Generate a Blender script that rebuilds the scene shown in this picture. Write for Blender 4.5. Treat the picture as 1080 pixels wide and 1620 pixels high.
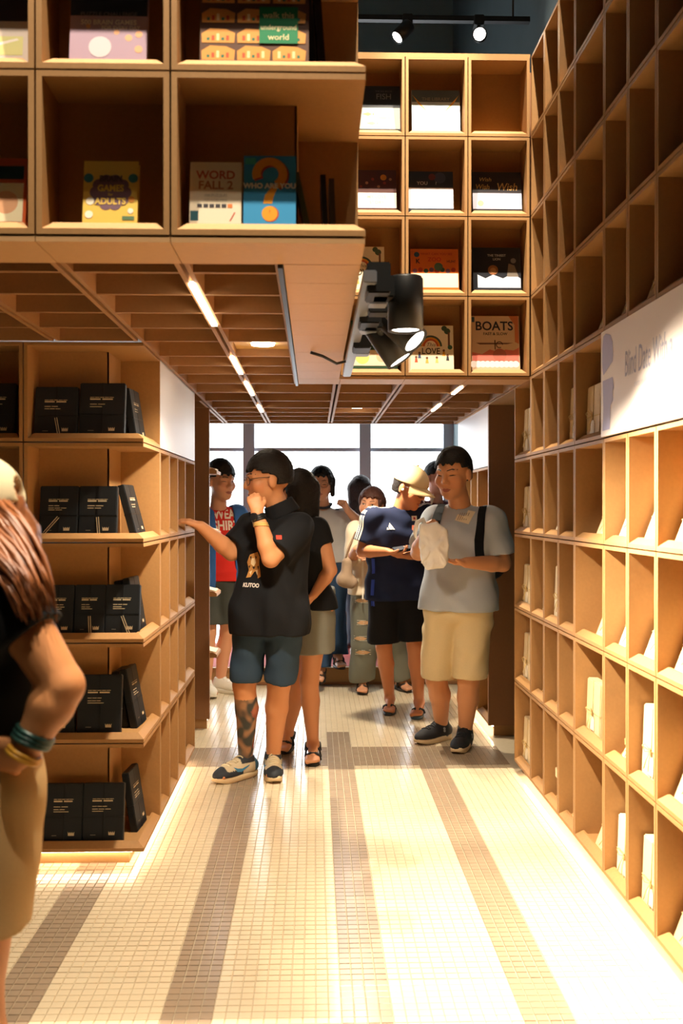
import bpy, bmesh, math, random
import numpy as np
from mathutils import Vector, Matrix
from mathutils.bvhtree import BVHTree

random.seed(7)
for o in list(bpy.data.objects):
    bpy.data.objects.remove(o)
SC = bpy.context.scene
COL = SC.collection

# ------------------------------------------------------------------ camera
F_PX = 1575.0
CAM_H = 1.44
YAW = math.radians(1.564)
PITCH = math.radians(-0.255)
cam_d = bpy.data.cameras.new('camera')
cam_d.sensor_fit = 'VERTICAL'
cam_d.sensor_height = 36.0
cam_d.lens = 35.0
cam_d.clip_start = 0.05
cam_d.dof.use_dof = True
cam_d.dof.focus_distance = 5.3
cam_d.dof.aperture_fstop = 4.0
cam = bpy.data.objects.new('camera', cam_d)
cam.location = (0, 0, CAM_H)
cam.rotation_euler = (math.radians(90) + PITCH, 0, -YAW)
COL.objects.link(cam)
SC.camera = cam

# ------------------------------------------------------------------ world, exposure
world = bpy.data.worlds.new('world')
SC.world = world
world.use_nodes = True
bg = world.node_tree.nodes['Background']
bg.inputs[0].default_value = (0.93, 0.97, 1.0, 1)
bg.inputs[1].default_value = 7.0
SC.view_settings.view_transform = 'Standard'
SC.view_settings.look = 'None'
SC.view_settings.gamma = 1.0
SC.view_settings.exposure = 0.06
SC.view_settings.use_curve_mapping = False
SC.cycles.use_denoising = True
SC.cycles.max_bounces = 8
SC.cycles.diffuse_bounces = 5
SC.cycles.sample_clamp_indirect = 6.0
SC.cycles.caustics_reflective = False
SC.cycles.caustics_refractive = False

WARM = (1.0, 0.855, 0.65)
WARM2 = (1.0, 0.71, 0.37)

def look_rot(src, dst):
    return (Vector(dst) - Vector(src)).to_track_quat('-Z', 'Y').to_euler()

def spot_light(src, dst, watts, angle, blend=0.5, color=WARM, size=0.03, parent=None):
    l = bpy.data.lights.new('spot_beam', 'SPOT')
    l.energy = watts
    l.spot_size = math.radians(angle)
    l.spot_blend = blend
    l.color = color
    l.shadow_soft_size = size
    o = bpy.data.objects.new('spot_beam', l)
    COL.objects.link(o)
    o.location = src
    o.rotation_euler = look_rot(src, dst)
    return o

# ------------------------------------------------------------------ projection helpers (work out where things stand)
_R = cam.rotation_euler.to_matrix()
def ray(px, py):
    return _R @ Vector(((px - 540) / F_PX, (810 - py) / F_PX, -1.0))
def at(px, py, Y):
    d = ray(px, py)
    return Vector((0, 0, CAM_H)) + d * (Y / d.y)
def on_floor(px, py, z=0.0):
    d = ray(px, py)
    return Vector((0, 0, CAM_H)) + d * ((z - CAM_H) / d.z)

# ------------------------------------------------------------------ materials
def lin(c):
    out = []
    for v in c[:3]:
        v = v / 255.0
        out.append(v / 12.92 if v <= 0.04045 else ((v + 0.055) / 1.055) ** 2.4)
    return tuple(out) + (1.0,)

_M = {}
def mat(c, rough=0.6, name='paint', bump=0.0, scale=60.0, var=0.0, metal=0.0, spec=0.4, emit=None, estr=0.0, vcol=False, sheen=0.0):
    key = (tuple(c), rough, name, bump, scale, var, metal, emit, estr, vcol)
    if key in _M:
        return _M[key]
    m = bpy.data.materials.new(name)
    m.use_nodes = True
    nt = m.node_tree
    b = nt.nodes['Principled BSDF']
    b.inputs['Roughness'].default_value = rough
    b.inputs['Metallic'].default_value = metal
    b.inputs['Specular IOR Level'].default_value = spec
    base = lin(c)
    b.inputs['Base Color'].default_value = base
    if emit:
        b.inputs['Emission Color'].default_value = tuple(emit) + (1,)
        b.inputs['Emission Strength'].default_value = estr
    if sheen:
        b.inputs['Sheen Weight'].default_value = sheen
    src = None
    if vcol:
        a = nt.nodes.new('ShaderNodeAttribute')
        a.attribute_name = 'Col'
        src = a.outputs['Color']
    if var or bump:
        tc = nt.nodes.new('ShaderNodeTexCoord')
        nz = nt.nodes.new('ShaderNodeTexNoise')
        nz.inputs['Scale'].default_value = scale
        nz.inputs['Detail'].default_value = 4
        nt.links.new(tc.outputs['Object'], nz.inputs['Vector'])
        if var:
            mr = nt.nodes.new('ShaderNodeMapRange')
            mr.inputs['To Min'].default_value = 1 - var
            mr.inputs['To Max'].default_value = 1 + var
            nt.links.new(nz.outputs['Fac'], mr.inputs['Value'])
            mx = nt.nodes.new('ShaderNodeMix')
            mx.data_type = 'RGBA'
            mx.blend_type = 'MULTIPLY'
            mx.inputs['Factor'].default_value = 1
            if src:
                nt.links.new(src, mx.inputs[6])
            else:
                mx.inputs[6].default_value = base
            nt.links.new(mr.outputs[0], mx.inputs[7])
            src = mx.outputs[2]
        if bump:
            bp = nt.nodes.new('ShaderNodeBump')
            bp.inputs['Strength'].default_value = bump
            bp.inputs['Distance'].default_value = 0.01
            nt.links.new(nz.outputs['Fac'], bp.inputs['Height'])
            nt.links.new(bp.outputs[0], b.inputs['Normal'])
    if src:
        nt.links.new(src, b.inputs['Base Color'])
    _M[key] = m
    return m

WOOD = mat((168, 125, 76), 0.62, 'fibreboard', bump=0.03, scale=90, var=0.10)
PANELW = mat((138, 94, 58), 0.55, 'brown_board', bump=0.02, scale=80, var=0.08)
COFFER = mat((156, 114, 74), 0.62, 'coffer_board', bump=0.03, scale=90, var=0.10)
BLACK = mat((22, 23, 24), 0.45, 'black_metal')
DARKWALL = mat((92, 108, 112), 0.8, 'dark_plaster', var=0.1, scale=3)
WHITEP = mat((232, 230, 238), 0.45, 'white_board', var=0.02, scale=4)

# ------------------------------------------------------------------ mesh helpers
def link(name, me, m=None, parent=None):
    o = bpy.data.objects.new(name, me)
    COL.objects.link(o)
    if m is not None:
        for mm in (m if isinstance(m, (list, tuple)) else [m]):
            me.materials.append(mm)
    if parent is not None:
        o.parent = parent
    return o

def tag(o, label=None, cat=None, group=None, kind=None):
    if label: o['label'] = label
    if cat: o['category'] = cat
    if group: o['group'] = group
    if kind: o['kind'] = kind
    return o

def thing(name, label, cat, loc=(0, 0, 0), rot=(0, 0, 0), group=None):
    o = bpy.data.objects.new(name, None)
    o.empty_display_size = 0.1
    COL.objects.link(o)
    o.location = loc
    o.rotation_euler = rot
    return tag(o, label, cat, group)

def bm_mesh(bm, name='mesh', smooth=False):
    bmesh.ops.recalc_face_normals(bm, faces=bm.faces)
    me = bpy.data.meshes.new(name)
    if smooth:
        for f in bm.faces: f.smooth = True
    bm.to_mesh(me)
    bm.free()
    return me

def add_box(bm, x0, x1, y0, y1, z0, z1, mi=0):
    v = [bm.verts.new(p) for p in ((x0,y0,z0),(x1,y0,z0),(x1,y1,z0),(x0,y1,z0),(x0,y0,z1),(x1,y0,z1),(x1,y1,z1),(x0,y1,z1))]
    for q in ((0,3,2,1),(4,5,6,7),(0,1,5,4),(1,2,6,5),(2,3,7,6),(3,0,4,7)):
        f = bm.faces.new([v[i] for i in q]); f.material_index = mi

def add_prism(bm, pts, axis, a0, a1, mi=0):
    """polygon pts (2d) pushed along an axis ('x': pts are (y,z); 'y': (x,z); 'z': (x,y))"""
    def P(p, a):
        return {'x': (a, p[0], p[1]), 'y': (p[0], a, p[1]), 'z': (p[0], p[1], a)}[axis]
    A = [bm.verts.new(P(p, a0)) for p in pts]
    B = [bm.verts.new(P(p, a1)) for p in pts]
    n = len(pts)
    fs = [bm.faces.new(A[::-1]), bm.faces.new(B)]
    for i in range(n):
        fs.append(bm.faces.new((A[i], A[(i+1) % n], B[(i+1) % n], B[i])))
    for f in fs: f.material_index = mi

def add_tube(bm, pts, r, seg=8, cap=True, mi=0):
    pts = [Vector(p) for p in pts]
    rs = r if isinstance(r, (list, tuple)) else [r] * len(pts)
    prev = None; rings = []
    ref = Vector((0.13, 0.27, 0.95)).normalized()
    for i, p in enumerate(pts):
        t = (pts[min(i+1, len(pts)-1)] - pts[max(i-1, 0)])
        t = t.normalized() if t.length > 1e-9 else Vector((0, 0, 1))
        u = (prev - t * prev.dot(t)) if prev is not None else t.cross(ref)
        if u.length < 1e-6: u = t.cross(Vector((1, 0, 0)))
        u.normalize(); prev = u
        w = t.cross(u)
        rings.append([bm.verts.new(p + (u * math.cos(a) + w * math.sin(a)) * rs[i]) for a in [2 * math.pi * k / seg for k in range(seg)]])
    for a, b in zip(rings, rings[1:]):
        for k in range(seg):
            f = bm.faces.new((a[k], a[(k+1) % seg], b[(k+1) % seg], b[k])); f.smooth = True; f.material_index = mi
    if cap:
        for rg, rev in ((rings[0], True), (rings[-1], False)):
            f = bm.faces.new(rg[::-1] if rev else rg); f.material_index = mi

def box(name, dims, m, parent=None, bevel=0.0):
    bm = bmesh.new()
    add_box(bm, *dims)
    if bevel:
        bmesh.ops.bevel(bm, geom=bm.edges[:], offset=bevel, segments=2, affect='EDGES')
    return link(name, bm_mesh(bm, name), m, parent)

def prism(name, pts, axis, a0, a1, m, parent=None):
    bm = bmesh.new(); add_prism(bm, pts, axis, a0, a1)
    return link(name, bm_mesh(bm, name), m, parent)

def tube(name, pts, r, m, parent=None, seg=8):
    bm = bmesh.new(); add_tube(bm, pts, r, seg)
    return link(name, bm_mesh(bm, name), m, parent)

def lathe(name, prof, m, parent=None, seg=24, mats=None):
    """prof: (radius, z) list; local z axis"""
    bm = bmesh.new()
    rings = []
    for r, z in prof:
        rings.append([bm.verts.new((r * math.cos(2*math.pi*k/seg), r * math.sin(2*math.pi*k/seg), z)) for k in range(seg)])
    for i, (a, b) in enumerate(zip(rings, rings[1:])):
        for k in range(seg):
            f = bm.faces.new((a[k], a[(k+1) % seg], b[(k+1) % seg], b[k])); f.smooth = True
    bm.faces.new(rings[0][::-1]); bm.faces.new(rings[-1])
    return link(name, bm_mesh(bm, name), m, parent)

def struct(o):
    o['kind'] = 'structure'
    return o

# text as mesh
_T = {}
def text_mesh(s, size, bold=0.0, align='CENTER', shear=0.0, sx=1.0):
    key = (s, size, bold, align, shear, sx)
    if key not in _T:
        cu = bpy.data.curves.new('t', 'FONT')
        cu.body = s; cu.size = size; cu.align_x = align; cu.align_y = 'CENTER'
        cu.offset = bold; cu.shear = shear; cu.resolution_u = 3
        o = bpy.data.objects.new('t', cu); COL.objects.link(o)
        dg = bpy.context.evaluated_depsgraph_get()
        me = bpy.data.meshes.new_from_object(o.evaluated_get(dg))
        vs = [(v.co.x * sx, v.co.y) for v in me.vertices]
        fs = [tuple(p.vertices) for p in me.polygons]
        bpy.data.objects.remove(o); bpy.data.curves.remove(cu); bpy.data.meshes.remove(me)
        _T[key] = (vs, fs)
    return _T[key]

# ------------------------------------------------------------------ room
ROOM_X0, ROOM_X1, ROOM_Y0, ROOM_Y1, ROOM_Z = -5.0, 1.34, -2.6, 9.62, 6.6
ZR = [0.065] + [0.10 + 0.4 * k for k in range(1, 10)]        # shelf row lines
XR = 1.085                                                     # face of the right bookcase
DEPTH = 0.17

floor = struct(box('floor', (ROOM_X0, ROOM_X1 + .1, ROOM_Y0, ROOM_Y1 + .1, -0.2, -0.004), mat((182, 166, 138), 0.6, 'grout', var=0.1, scale=30)))
struct(box('ceiling', (ROOM_X0, ROOM_X1, ROOM_Y0, ROOM_Y1, ROOM_Z, ROOM_Z + .1), mat((140, 160, 164), 0.8, 'teal_plaster', var=0.1, scale=3)))
struct(box('wall_right', (ROOM_X1, ROOM_X1 + .1, ROOM_Y0, ROOM_Y1, -0.1, ROOM_Z), DARKWALL))
struct(box('wall_left', (ROOM_X0 - .1, ROOM_X0, ROOM_Y0, ROOM_Y1, -0.1, ROOM_Z), DARKWALL))
struct(box('wall_back', (ROOM_X0, ROOM_X1, ROOM_Y0 - .1, ROOM_Y0, -0.1, ROOM_Z), DARKWALL))
struct(box('wall_far', (ROOM_X0, ROOM_X1 + .1, ROOM_Y1, ROOM_Y1 + .14, 2.95, ROOM_Z), mat((140, 160, 164), 0.8, 'teal_plaster', var=0.1, scale=3)))
struct(box('wall_far_side', (ROOM_X0, -3.05, ROOM_Y1, ROOM_Y1 + .14, -.1, 2.95), DARKWALL))

# mosaic tiles
TP = 0.0365
GAPT = 0.0023
def tile_is_dark(x, y):
    if 5.53 < y < 5.98:
        return True
    k = math.floor((x - 0.077) / TP) % 14
    if y > 5.98:
        return k < 4 and y < 6.4
    return k < 4
cream = mat((216, 200, 170), 0.22, 'cream_tile', var=0.10, scale=7, bump=0.02, spec=0.5)
brown = mat((158, 139, 117), 0.22, 'brown_tile', var=0.14, scale=7, bump=0.02, spec=0.5)
def tile_mesh(m, nm):
    bm = bmesh.new()
    a = TP / 2 - GAPT / 2; c = a - 0.0012
    lo = [bm.verts.new((sx * a, sy * a, -0.004)) for sx, sy in ((-1,-1),(1,-1),(1,1),(-1,1))]
    md = [bm.verts.new((sx * a, sy * a, -0.001)) for sx, sy in ((-1,-1),(1,-1),(1,1),(-1,1))]
    hi = [bm.verts.new((sx * c, sy * c, 0)) for sx, sy in ((-1,-1),(1,-1),(1,1),(-1,1))]
    for A, B in ((lo, md), (md, hi)):
        for i in range(4): bm.faces.new((A[i], A[(i+1) % 4], B[(i+1) % 4], B[i]))
    bm.faces.new(hi)
    me = bpy.data.meshes.new(nm); bm.to_mesh(me); bm.free()
    me.materials.append(m)
    return me
tm = {False: tile_mesh(cream, 'tile_cream'), True: tile_mesh(brown, 'tile_brown')}
x_first = 0.077 + TP / 2
cells = []
for i in range(-56, 28):
    x = x_first + i * TP
    if x > XR + 0.05: continue
    for j in range(0, 168):
        y = 1.95 + j * TP
        if y > 8.06: continue
        cells.append((x, y))
def shows(x, y):
    px = 497 + F_PX * x / y; py = 803 + F_PX * CAM_H / y
    return 60 < px < 1040 and py < 1612
near = sorted([c for c in cells if shows(*c)], key=lambda c: c[1])[:300]
near_set = set(near)
for x, y in near:
    t = bpy.data.objects.new('tile', tm[tile_is_dark(x, y)])
    COL.objects.link(t); t.parent = floor; t.location = (x, y, 0)
V = []; Fc = []; MI = []
a = TP / 2 - GAPT / 2; c = a - 0.0012
rt = random.Random(3)
for x, y in cells:
    if (x, y) in near_set: continue
    n = len(V); dz = rt.uniform(-.0003, .0003)
    V += [(x-a,y-a,-.004),(x+a,y-a,-.004),(x+a,y+a,-.004),(x-a,y+a,-.004),(x-c,y-c,dz),(x+c,y-c,dz),(x+c,y+c,dz),(x-c,y+c,dz)]
    Fc += [(n+4,n+5,n+6,n+7),(n,n+1,n+5,n+4),(n+1,n+2,n+6,n+5),(n+2,n+3,n+7,n+6),(n+3,n,n+4,n+7)]
    MI += [1 if tile_is_dark(x, y) else 0] * 5
me = bpy.data.meshes.new('mosaic_tiles'); me.from_pydata(V, [], Fc); me.polygons.foreach_set('material_index', MI)
mo = link('mosaic_tiles', me, [cream, brown], floor); mo['kind'] = 'stuff'

# window wall
frame_m = mat((205, 210, 222), 0.5, 'grey_frame')
glass = bpy.data.materials.new('window_glass'); glass.use_nodes = True
nt = glass.node_tree; nt.nodes.clear()
go = nt.nodes.new('ShaderNodeOutputMaterial'); gm = nt.nodes.new('ShaderNodeMixShader'); gt = nt.nodes.new('ShaderNodeBsdfTransparent'); gg = nt.nodes.new('ShaderNodeBsdfGlossy')
gg.inputs['Roughness'].default_value = 0.05; gm.inputs[0].default_value = 0.05
nt.links.new(gt.outputs[0], gm.inputs[1]); nt.links.new(gg.outputs[0], gm.inputs[2]); nt.links.new(gm.outputs[0], go.inputs[0])
win = bpy.data.objects.new('window_1', None); COL.objects.link(win); win['kind'] = 'structure'
MX = [-2.87, -1.75, -0.63, 0.49, 1.30]
for x in MX:
    box('mullion', (x - .055, x + .055, ROOM_Y1 - .04, ROOM_Y1 + .08, 0, 2.95), frame_m, win)
for zz in (0.03, 2.0, 2.92):
    box('transom', (-3.05, 1.35, ROOM_Y1 - .01, ROOM_Y1 + .05, zz - .018, zz + .018), frame_m, win)
for x0, x1 in zip(MX, MX[1:]):
    for z0, z1 in ((0.05, 1.98), (2.02, 2.90)):
        box('pane', (x0 + .055, x1 - .055, ROOM_Y1 + .015, ROOM_Y1 + .025, z0, z1), glass, win)

# platform with red carpet, riser and nosing, low bench
pl = thing('platform', 'low wooden platform with pinkish red carpet before the window wall', 'platform')
box('riser', (-3.0, 1.33, 8.10, 8.125, 0, 0.118), WOOD, pl)
box('nosing', (-3.0, 1.33, 8.085, 8.15, 0.118, 0.14), WOOD, pl, 0.004)
box('skirting', (-3.0, 1.33, 8.092, 8.10, 0, 0.02), PANELW, pl)
box('carpet', (-3.0, 1.33, 8.15, 9.58, 0.02, 0.142), mat((172, 74, 66), 0.8, 'carpet', bump=0.2, scale=400, var=0.1), pl)
bn = thing('window_bench', 'brown wooden bench on the red platform under the window', 'bench')
bm_ = mat((122, 70, 42), 0.5, 'bench_wood', var=0.1, scale=20)
box('seat', (-0.02, 1.28, 9.27, 9.56, 0.58, 0.62), bm_, bn, 0.005)
box('front_panel', (0.0, 1.26, 9.30, 9.32, 0.142, 0.58), bm_, bn)
box('side_panel', (0.0, 0.02, 9.32, 9.54, 0.142, 0.58), bm_, bn)
box('side_panel', (1.24, 1.26, 9.32, 9.54, 0.142, 0.58), bm_, bn)

# ------------------------------------------------------------------ compartments
BT = 0.014      # board
GP = 0.0025     # half gap between boxes
_C = {}
def comp_mesh(w, h, d):
    k = (round(w, 4), round(h, 4), round(d, 4))
    if k not in _C:
        bm = bmesh.new()
        x0, x1, z0, z1 = GP, w - GP, GP, h - GP
        add_box(bm, x0, x0 + BT, 0, d, z0, z1)
        add_box(bm, x1 - BT, x1, 0, d, z0, z1)
        add_box(bm, x0 + BT, x1 - BT, 0, d, z0, z0 + BT)
        add_box(bm, x0 + BT, x1 - BT, 0, d, z1 - BT, z1)
        add_box(bm, x0 + BT, x1 - BT, d - 0.006, d, z0 + BT, z1 - BT)
        me = bm_mesh(bm, 'compartment'); me.materials.append(WOOD)
        bl = bmesh.new()
        b = z0 + BT
        prof = [(0.0, b), (0.026, b + 0.021), (0.034, b + 0.021), (0.034, b)]
        xs = [(x0 + BT, x1 - BT), (x0 + BT + .02, x1 - BT - .02), (x0 + BT + .02, x1 - BT - .02), (x0 + BT, x1 - BT)]
        A = [bl.verts.new((xs[i][0], p[0], p[1])) for i, p in enumerate(prof)]
        B = [bl.verts.new((xs[i][1], p[0], p[1])) for i, p in enumerate(prof)]
        bl.faces.new(A[::-1]); bl.faces.new(B)
        for i in range(4): bl.faces.new((A[i], A[(i+1) % 4], B[(i+1) % 4], B[i]))
        ml = bm_mesh(bl, 'ledge'); ml.materials.append(WOOD)
        _C[k] = (me, ml)
    return _C[k]

def compartment(parent, loc, rotz, w, h, d=DEPTH, ledge=True):
    me, ml = comp_mesh(w, h, d)
    o = link('compartment', me, None, parent); o.location = loc; o.rotation_euler = (0, 0, rotz)
    if ledge:
        l = link('ledge', ml, None, o)
    return o

def corner_compartment(parent, xl, xc, y0, y1, z0, z1, d=DEPTH):
    """open at the front (y0) and at the right side (xc); divider at y1"""
    bm = bmesh.new()
    z0 += GP; z1 -= GP
    L = [(xl + GP, y0), (xc, y0), (xc, y1), (xc - d, y1), (xc - d, y0 + d), (xl + GP, y0 + d)]
    add_prism(bm, L, 'z', z0, z0 + BT)
    add_prism(bm, L, 'z', z1 - BT, z1)
    add_box(bm, xl + GP, xl + GP + BT, y0, y0 + d, z0 + BT, z1 - BT)
    add_box(bm, xl + GP + BT, xc - d, y0 + d - .006, y0 + d, z0 + BT, z1 - BT)
    add_box(bm, xc - d - .006, xc - d, y0 + d - .006, y1, z0 + BT, z1 - BT)
    add_box(bm, xc - d, xc, y1 - BT - GP, y1 - GP, z0 + BT, z1 - BT)
    o = link('compartment', bm_mesh(bm, 'corner_compartment'), WOOD, parent)
    bl = bmesh.new()
    b = z0 + BT
    prof = [(0.0, b), (0.026, b + 0.021), (0.034, b + 0.021), (0.034, b)]
    R0 = [bl.verts.new((xl + GP + BT + (.02 if 0 < i < 3 else 0), y0 + p[0], p[1])) for i, p in enumerate(prof)]
    R1 = [bl.verts.new((xc - p[0], y0 + p[0], p[1])) for i, p in enumerate(prof)]
    R2 = [bl.verts.new((xc - p[0], y1 - BT - GP - (.02 if 0 < i < 3 else 0), p[1])) for i, p in enumerate(prof)]
    for A, B in ((R0, R1), (R1, R2)):
        for i in range(4): bl.faces.new((A[i], A[(i+1) % 4], B[(i+1) % 4], B[i]))
    bl.faces.new(R0[::-1]); bl.faces.new(R2)
    link('ledge', bm_mesh(bl, 'corner_ledge'), WOOD, o)
    return o

LED = mat((255, 240, 210), 0.5, 'led_strip', emit=(1.0, 0.87, 0.64), estr=24.0)
HALF = math.pi / 2

# right bookcase wall
YC = [5.374, 4.968, 4.682, 4.404, 4.128, 3.707, 3.425, 3.135, 2.85, 2.44, 2.155, 1.87, 1.585, 1.175, 0.89, 0.605, 0.32]
rb = thing('bookcase_wall', 'tall fibreboard wall of open compartments along the right of the aisle', 'bookcase')
for r in range(9):
    for ci, (ya, yb) in enumerate(zip(YC, YC[1:])):
        if r >= 5 and ci == 0: continue
        if r == 4 and 5 <= ci <= 9: continue
        compartment(rb, (XR, ya, ZR[r]), -HALF, ya - yb, ZR[r+1] - ZR[r])
box('end_panel', (XR + .01, XR + DEPTH, 5.376, 5.39, 0.066, 2.1), WOOD, rb)
box('backing', (XR + DEPTH + .002, XR + DEPTH + .02, 0.32, 5.39, 0.0, 3.7), PANELW, rb)
box('plinth', (XR + .07, XR + .085, 0.32, 5.36, 0, 0.064), WOOD, rb)
box('light_strip', (XR + .050, XR + .062, 0.35, 5.33, 0.050, 0.060), LED, rb)

# left lower bookcase
XL = -0.68
YL = 3.985
lb = thing('corner_bookcase', 'low corner bookcase holding black wrapped books left of the aisle', 'bookcase')
XLC = [-1.154, -1.474, -1.794, -2.114]
YLC = [4.42, 4.705, 4.99, 5.275, 5.69]
for r in range(5):
    corner_compartment(lb, XLC[0], XL, YL, YLC[0], ZR[r], ZR[r+1])
    for xa, xb in zip(XLC, XLC[1:]):
        compartment(lb, (xb, YL, ZR[r]), 0, xa - xb, ZR[r+1] - ZR[r])
    if r < 4:
        for ya, yb in zip(YLC, YLC[1:]):
            compartment(lb, (XL, ya, ZR[r]), HALF, yb - ya, ZR[r+1] - ZR[r])
box('blank_panel', (XL - .016, XL, YLC[0] + .002, YLC[-1], ZR[4] + .004, 2.098), WHITEP, lb)
tag(lb.children[-1], 'blank white panel above the side compartments')
box('inner_panel', (XL - DEPTH - .02, XL - DEPTH - .004, YLC[0], YLC[-1], 0.065, 2.098), PANELW, lb)
box('end_panel', (XL - DEPTH, XL - .005, YLC[-1] + .002, YLC[-1] + .016, 0.065, 2.098), PANELW, lb)
box('plinth', (-2.114, XL - .07, YL + .07, YL + .085, 0, 0.064), WOOD, lb)
box('plinth', (XL - .085, XL - .07, YL + .085, YLC[-1] - .04, 0, 0.064), WOOD, lb)
box('light_strip', (-2.1, XL - .055, YL + .050, YL + .062, 0.050, 0.060), LED, lb)
box('light_strip', (XL - .062, XL - .050, YL + .07, YLC[-1] - .05, 0.050, 0.060), LED, lb)

# left upper bookcase (hangs over the aisle), continues into the bridge
XU = 0.125
YU = 2.43
ub = thing('overhead_bookcase', 'overhead fibreboard bookcase of puzzle and brain game books above the coffered soffit', 'bookcase')
XUC = [-0.349, -0.6745, -1.0, -1.326, -1.652, -1.978]
YUC = [2.865, 3.15, 3.435, 3.72, 4.14, 4.42, 4.705, 4.978]
for r in range(5, 9):
    corner_compartment(ub, XUC[0], XU, YU, YUC[0], ZR[r], ZR[r+1])
    for xa, xb in zip(XUC, XUC[1:]):
        compartment(ub, (xb, YU, ZR[r]), 0, xa - xb, 0.4)
    for ya, yb in zip(YUC, YUC[1:]):
        compartment(ub, (XU, ya, ZR[r]), HALF, yb - ya, 0.4)
box('inner_panel', (XU - DEPTH - .02, XU - DEPTH - .004, YUC[0], 4.978, 2.1, 3.7), PANELW, ub)
box('inner_panel', (-1.978, XU - DEPTH - .02, YU + DEPTH + .004, YU + DEPTH + .02, 2.1, 3.7), PANELW, ub)
box('top_panel', (-1.978, XU - .01, YU + .01, 4.97, 3.702, 3.72), PANELW, ub)

# bridge bookcase
bb = thing('bridge_bookcase', 'bridge of twelve square compartments with picture books spanning above the aisle', 'bookcase')
XB = [0.13, 0.455, 0.77, 1.083]
YB = 4.98
for r in range(5, 9):
    for xa, xb in zip(XB, XB[1:]):
        compartment(bb, (xa, YB, ZR[r]), 0, xb - xa, 0.4)
box('backing', (0.0, 1.3, YB + DEPTH + .004, YB + DEPTH + .02, 2.1, 3.7), PANELW, bb)
box('top_panel', (0.12, XR, YB + .01, YB + .4, 3.702, 3.72), WOOD, bb)

# coffered soffit
ZS = 2.086
sf = thing('coffered_soffit', 'coffered fibreboard soffit with light strips spanning over the aisle', 'ceiling panel')
def coffer(x0, x1, y0, y1, d=0.13):
    bm = bmesh.new()
    x0 += .006; x1 -= .006; y0 += .001; y1 -= .001
    add_box(bm, x0, x0 + BT, y0, y1, ZS, ZS + d)
    add_box(bm, x1 - BT, x1, y0, y1, ZS, ZS + d)
    add_box(bm, x0 + BT, x1 - BT, y0, y0 + .008, ZS, ZS + d)
    add_box(bm, x0 + BT, x1 - BT, y1 - .008, y1, ZS, ZS + d)
    add_box(bm, x0 + BT, x1 - BT, y0 + .008, y1 - .008, ZS + d - .006, ZS + d)
    link('coffer', bm_mesh(bm, 'coffer'), COFFER, sf)
YN = [2.645, 2.755, 3.04, 3.325, 3.605, 3.89, 4.27, 4.555, 4.84, 5.205]
YF = [5.205, 5.61, 6.05, 6.46, 6.77, 7.05, 7.40, 7.62]
BXL = [-1.978, -1.652, -1.326, -1.003, -0.678, -0.352]
for y0, y1 in zip(YN, YN[1:]):
    for x0, x1 in zip(BXL, BXL[1:] + [-0.085]):
        ye = y1
        if x1 < XL + .01:                       # the low bookcase stands under this part
            if y0 > YL - .2: continue
            ye = min(y1, YL - .003)
        coffer(x0, x1, y0, ye)
for y0, y1 in zip(YF, YF[1:]):
    for x0, x1 in zip([-1.003, -0.678, -0.352, 0.12, 0.455, 0.785], [-0.678, -0.352, 0.12, 0.455, 0.785, 1.085]):
        if x1 < XL + .01 and y0 < 5.69: continue
        coffer(x0, x1, y0, y1)
PLK = mat((190, 148, 102), 0.55, 'soffit_board', bump=0.02, scale=50, var=0.06)
def plank(x0, x1, y0, y1):
    box('plank', (x0 + .0012, x1 - .0012, y0 + .0012, y1 - .0012, ZS - .002, ZS + .012), PLK, sf)
ys = [2.645] + YUC[:-1] + [4.985]
for y0, y1 in zip(ys, ys[1:]):
    plank(-0.083, XU, y0, y1)
for x0, x1 in zip([-1.978, -1.652, -1.326, -1.0, -0.6745, -0.349], [-1.652, -1.326, -1.0, -0.6745, -0.349, XU]):
    plank(x0, x1, YU, 2.643)
for x0, x1 in zip([-0.083, 0.13, 0.455, 0.77], [0.13, 0.455, 0.77, XR]):
    plank(x0, x1, 4.987, 5.2)
for y0, y1 in zip([5.40] + YF[1:-1], YF[1:]): plank(1.087, 1.332, y0, y1)
box('edge_board', (-0.097, -0.084, 2.645, 5.2, ZS - .012, ZS + .06), BLACK, sf)
box('deck', (-1.978, XU - DEPTH - .03, YU + DEPTH + .03, 5.2, ZS + .135, ZS + .15), PANELW, sf)
box('deck', (-1.003, 1.08, 5.2, 7.62, ZS + .135, ZS + .15), PANELW, sf)
box('fascia', (-1.003, 1.3, 7.622, 7.64, ZS - .004, ZS + .17), PANELW, sf)
LEDC = mat((255, 244, 220), 0.5, 'ceiling_led', emit=(1.0, 0.86, 0.64), estr=26.0)
for x, y0, y1 in ((-0.352, 2.88, 3.53), (-0.352, 4.27, 4.80), (-0.352, 5.13, 5.70), (0.785, 5.30, 5.62), (0.785, 6.2, 6.6), (-0.352, 6.3, 6.7)):
    box('light_strip', (x - .009, x + .009, y0, y1, ZS - .006, ZS + .004), LEDC, sf)
def downlight(cx, cy, x0, x1, y0, y1):
    d = thing('recessed_downlight', 'oval recessed downlight in the soffit %s' % ('beside the bare plank strip' if cy < 5 else 'close to the window'), 'downlight', (cx, cy, ZS))
    box('housing_panel', (x0 - cx, x1 - cx, y0 - cy, y1 - cy, .03, .04), mat((214, 176, 112), 0.5, 'downlight_panel'), d)
    l = lathe('trim_ring', [(.052, .026), (.052, .034)], mat((235, 235, 230), 0.4, 'white_trim'), d)
    l2 = lathe('diffuser', [(.047, .018), (.047, .027)], mat((255, 248, 230), 0.5, 'diffuser', emit=(1.0, 0.86, 0.62), estr=30.0), d)
    spot_light((cx, cy, ZS - .005), (cx, cy, 0), 185, 150, 1.0, WARM, .045)
downlight(-0.21, 4.08, -0.33, -0.105, 3.905, 4.255)
downlight(0.285, 6.62, 0.145, 0.435, 6.475, 6.76)

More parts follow.
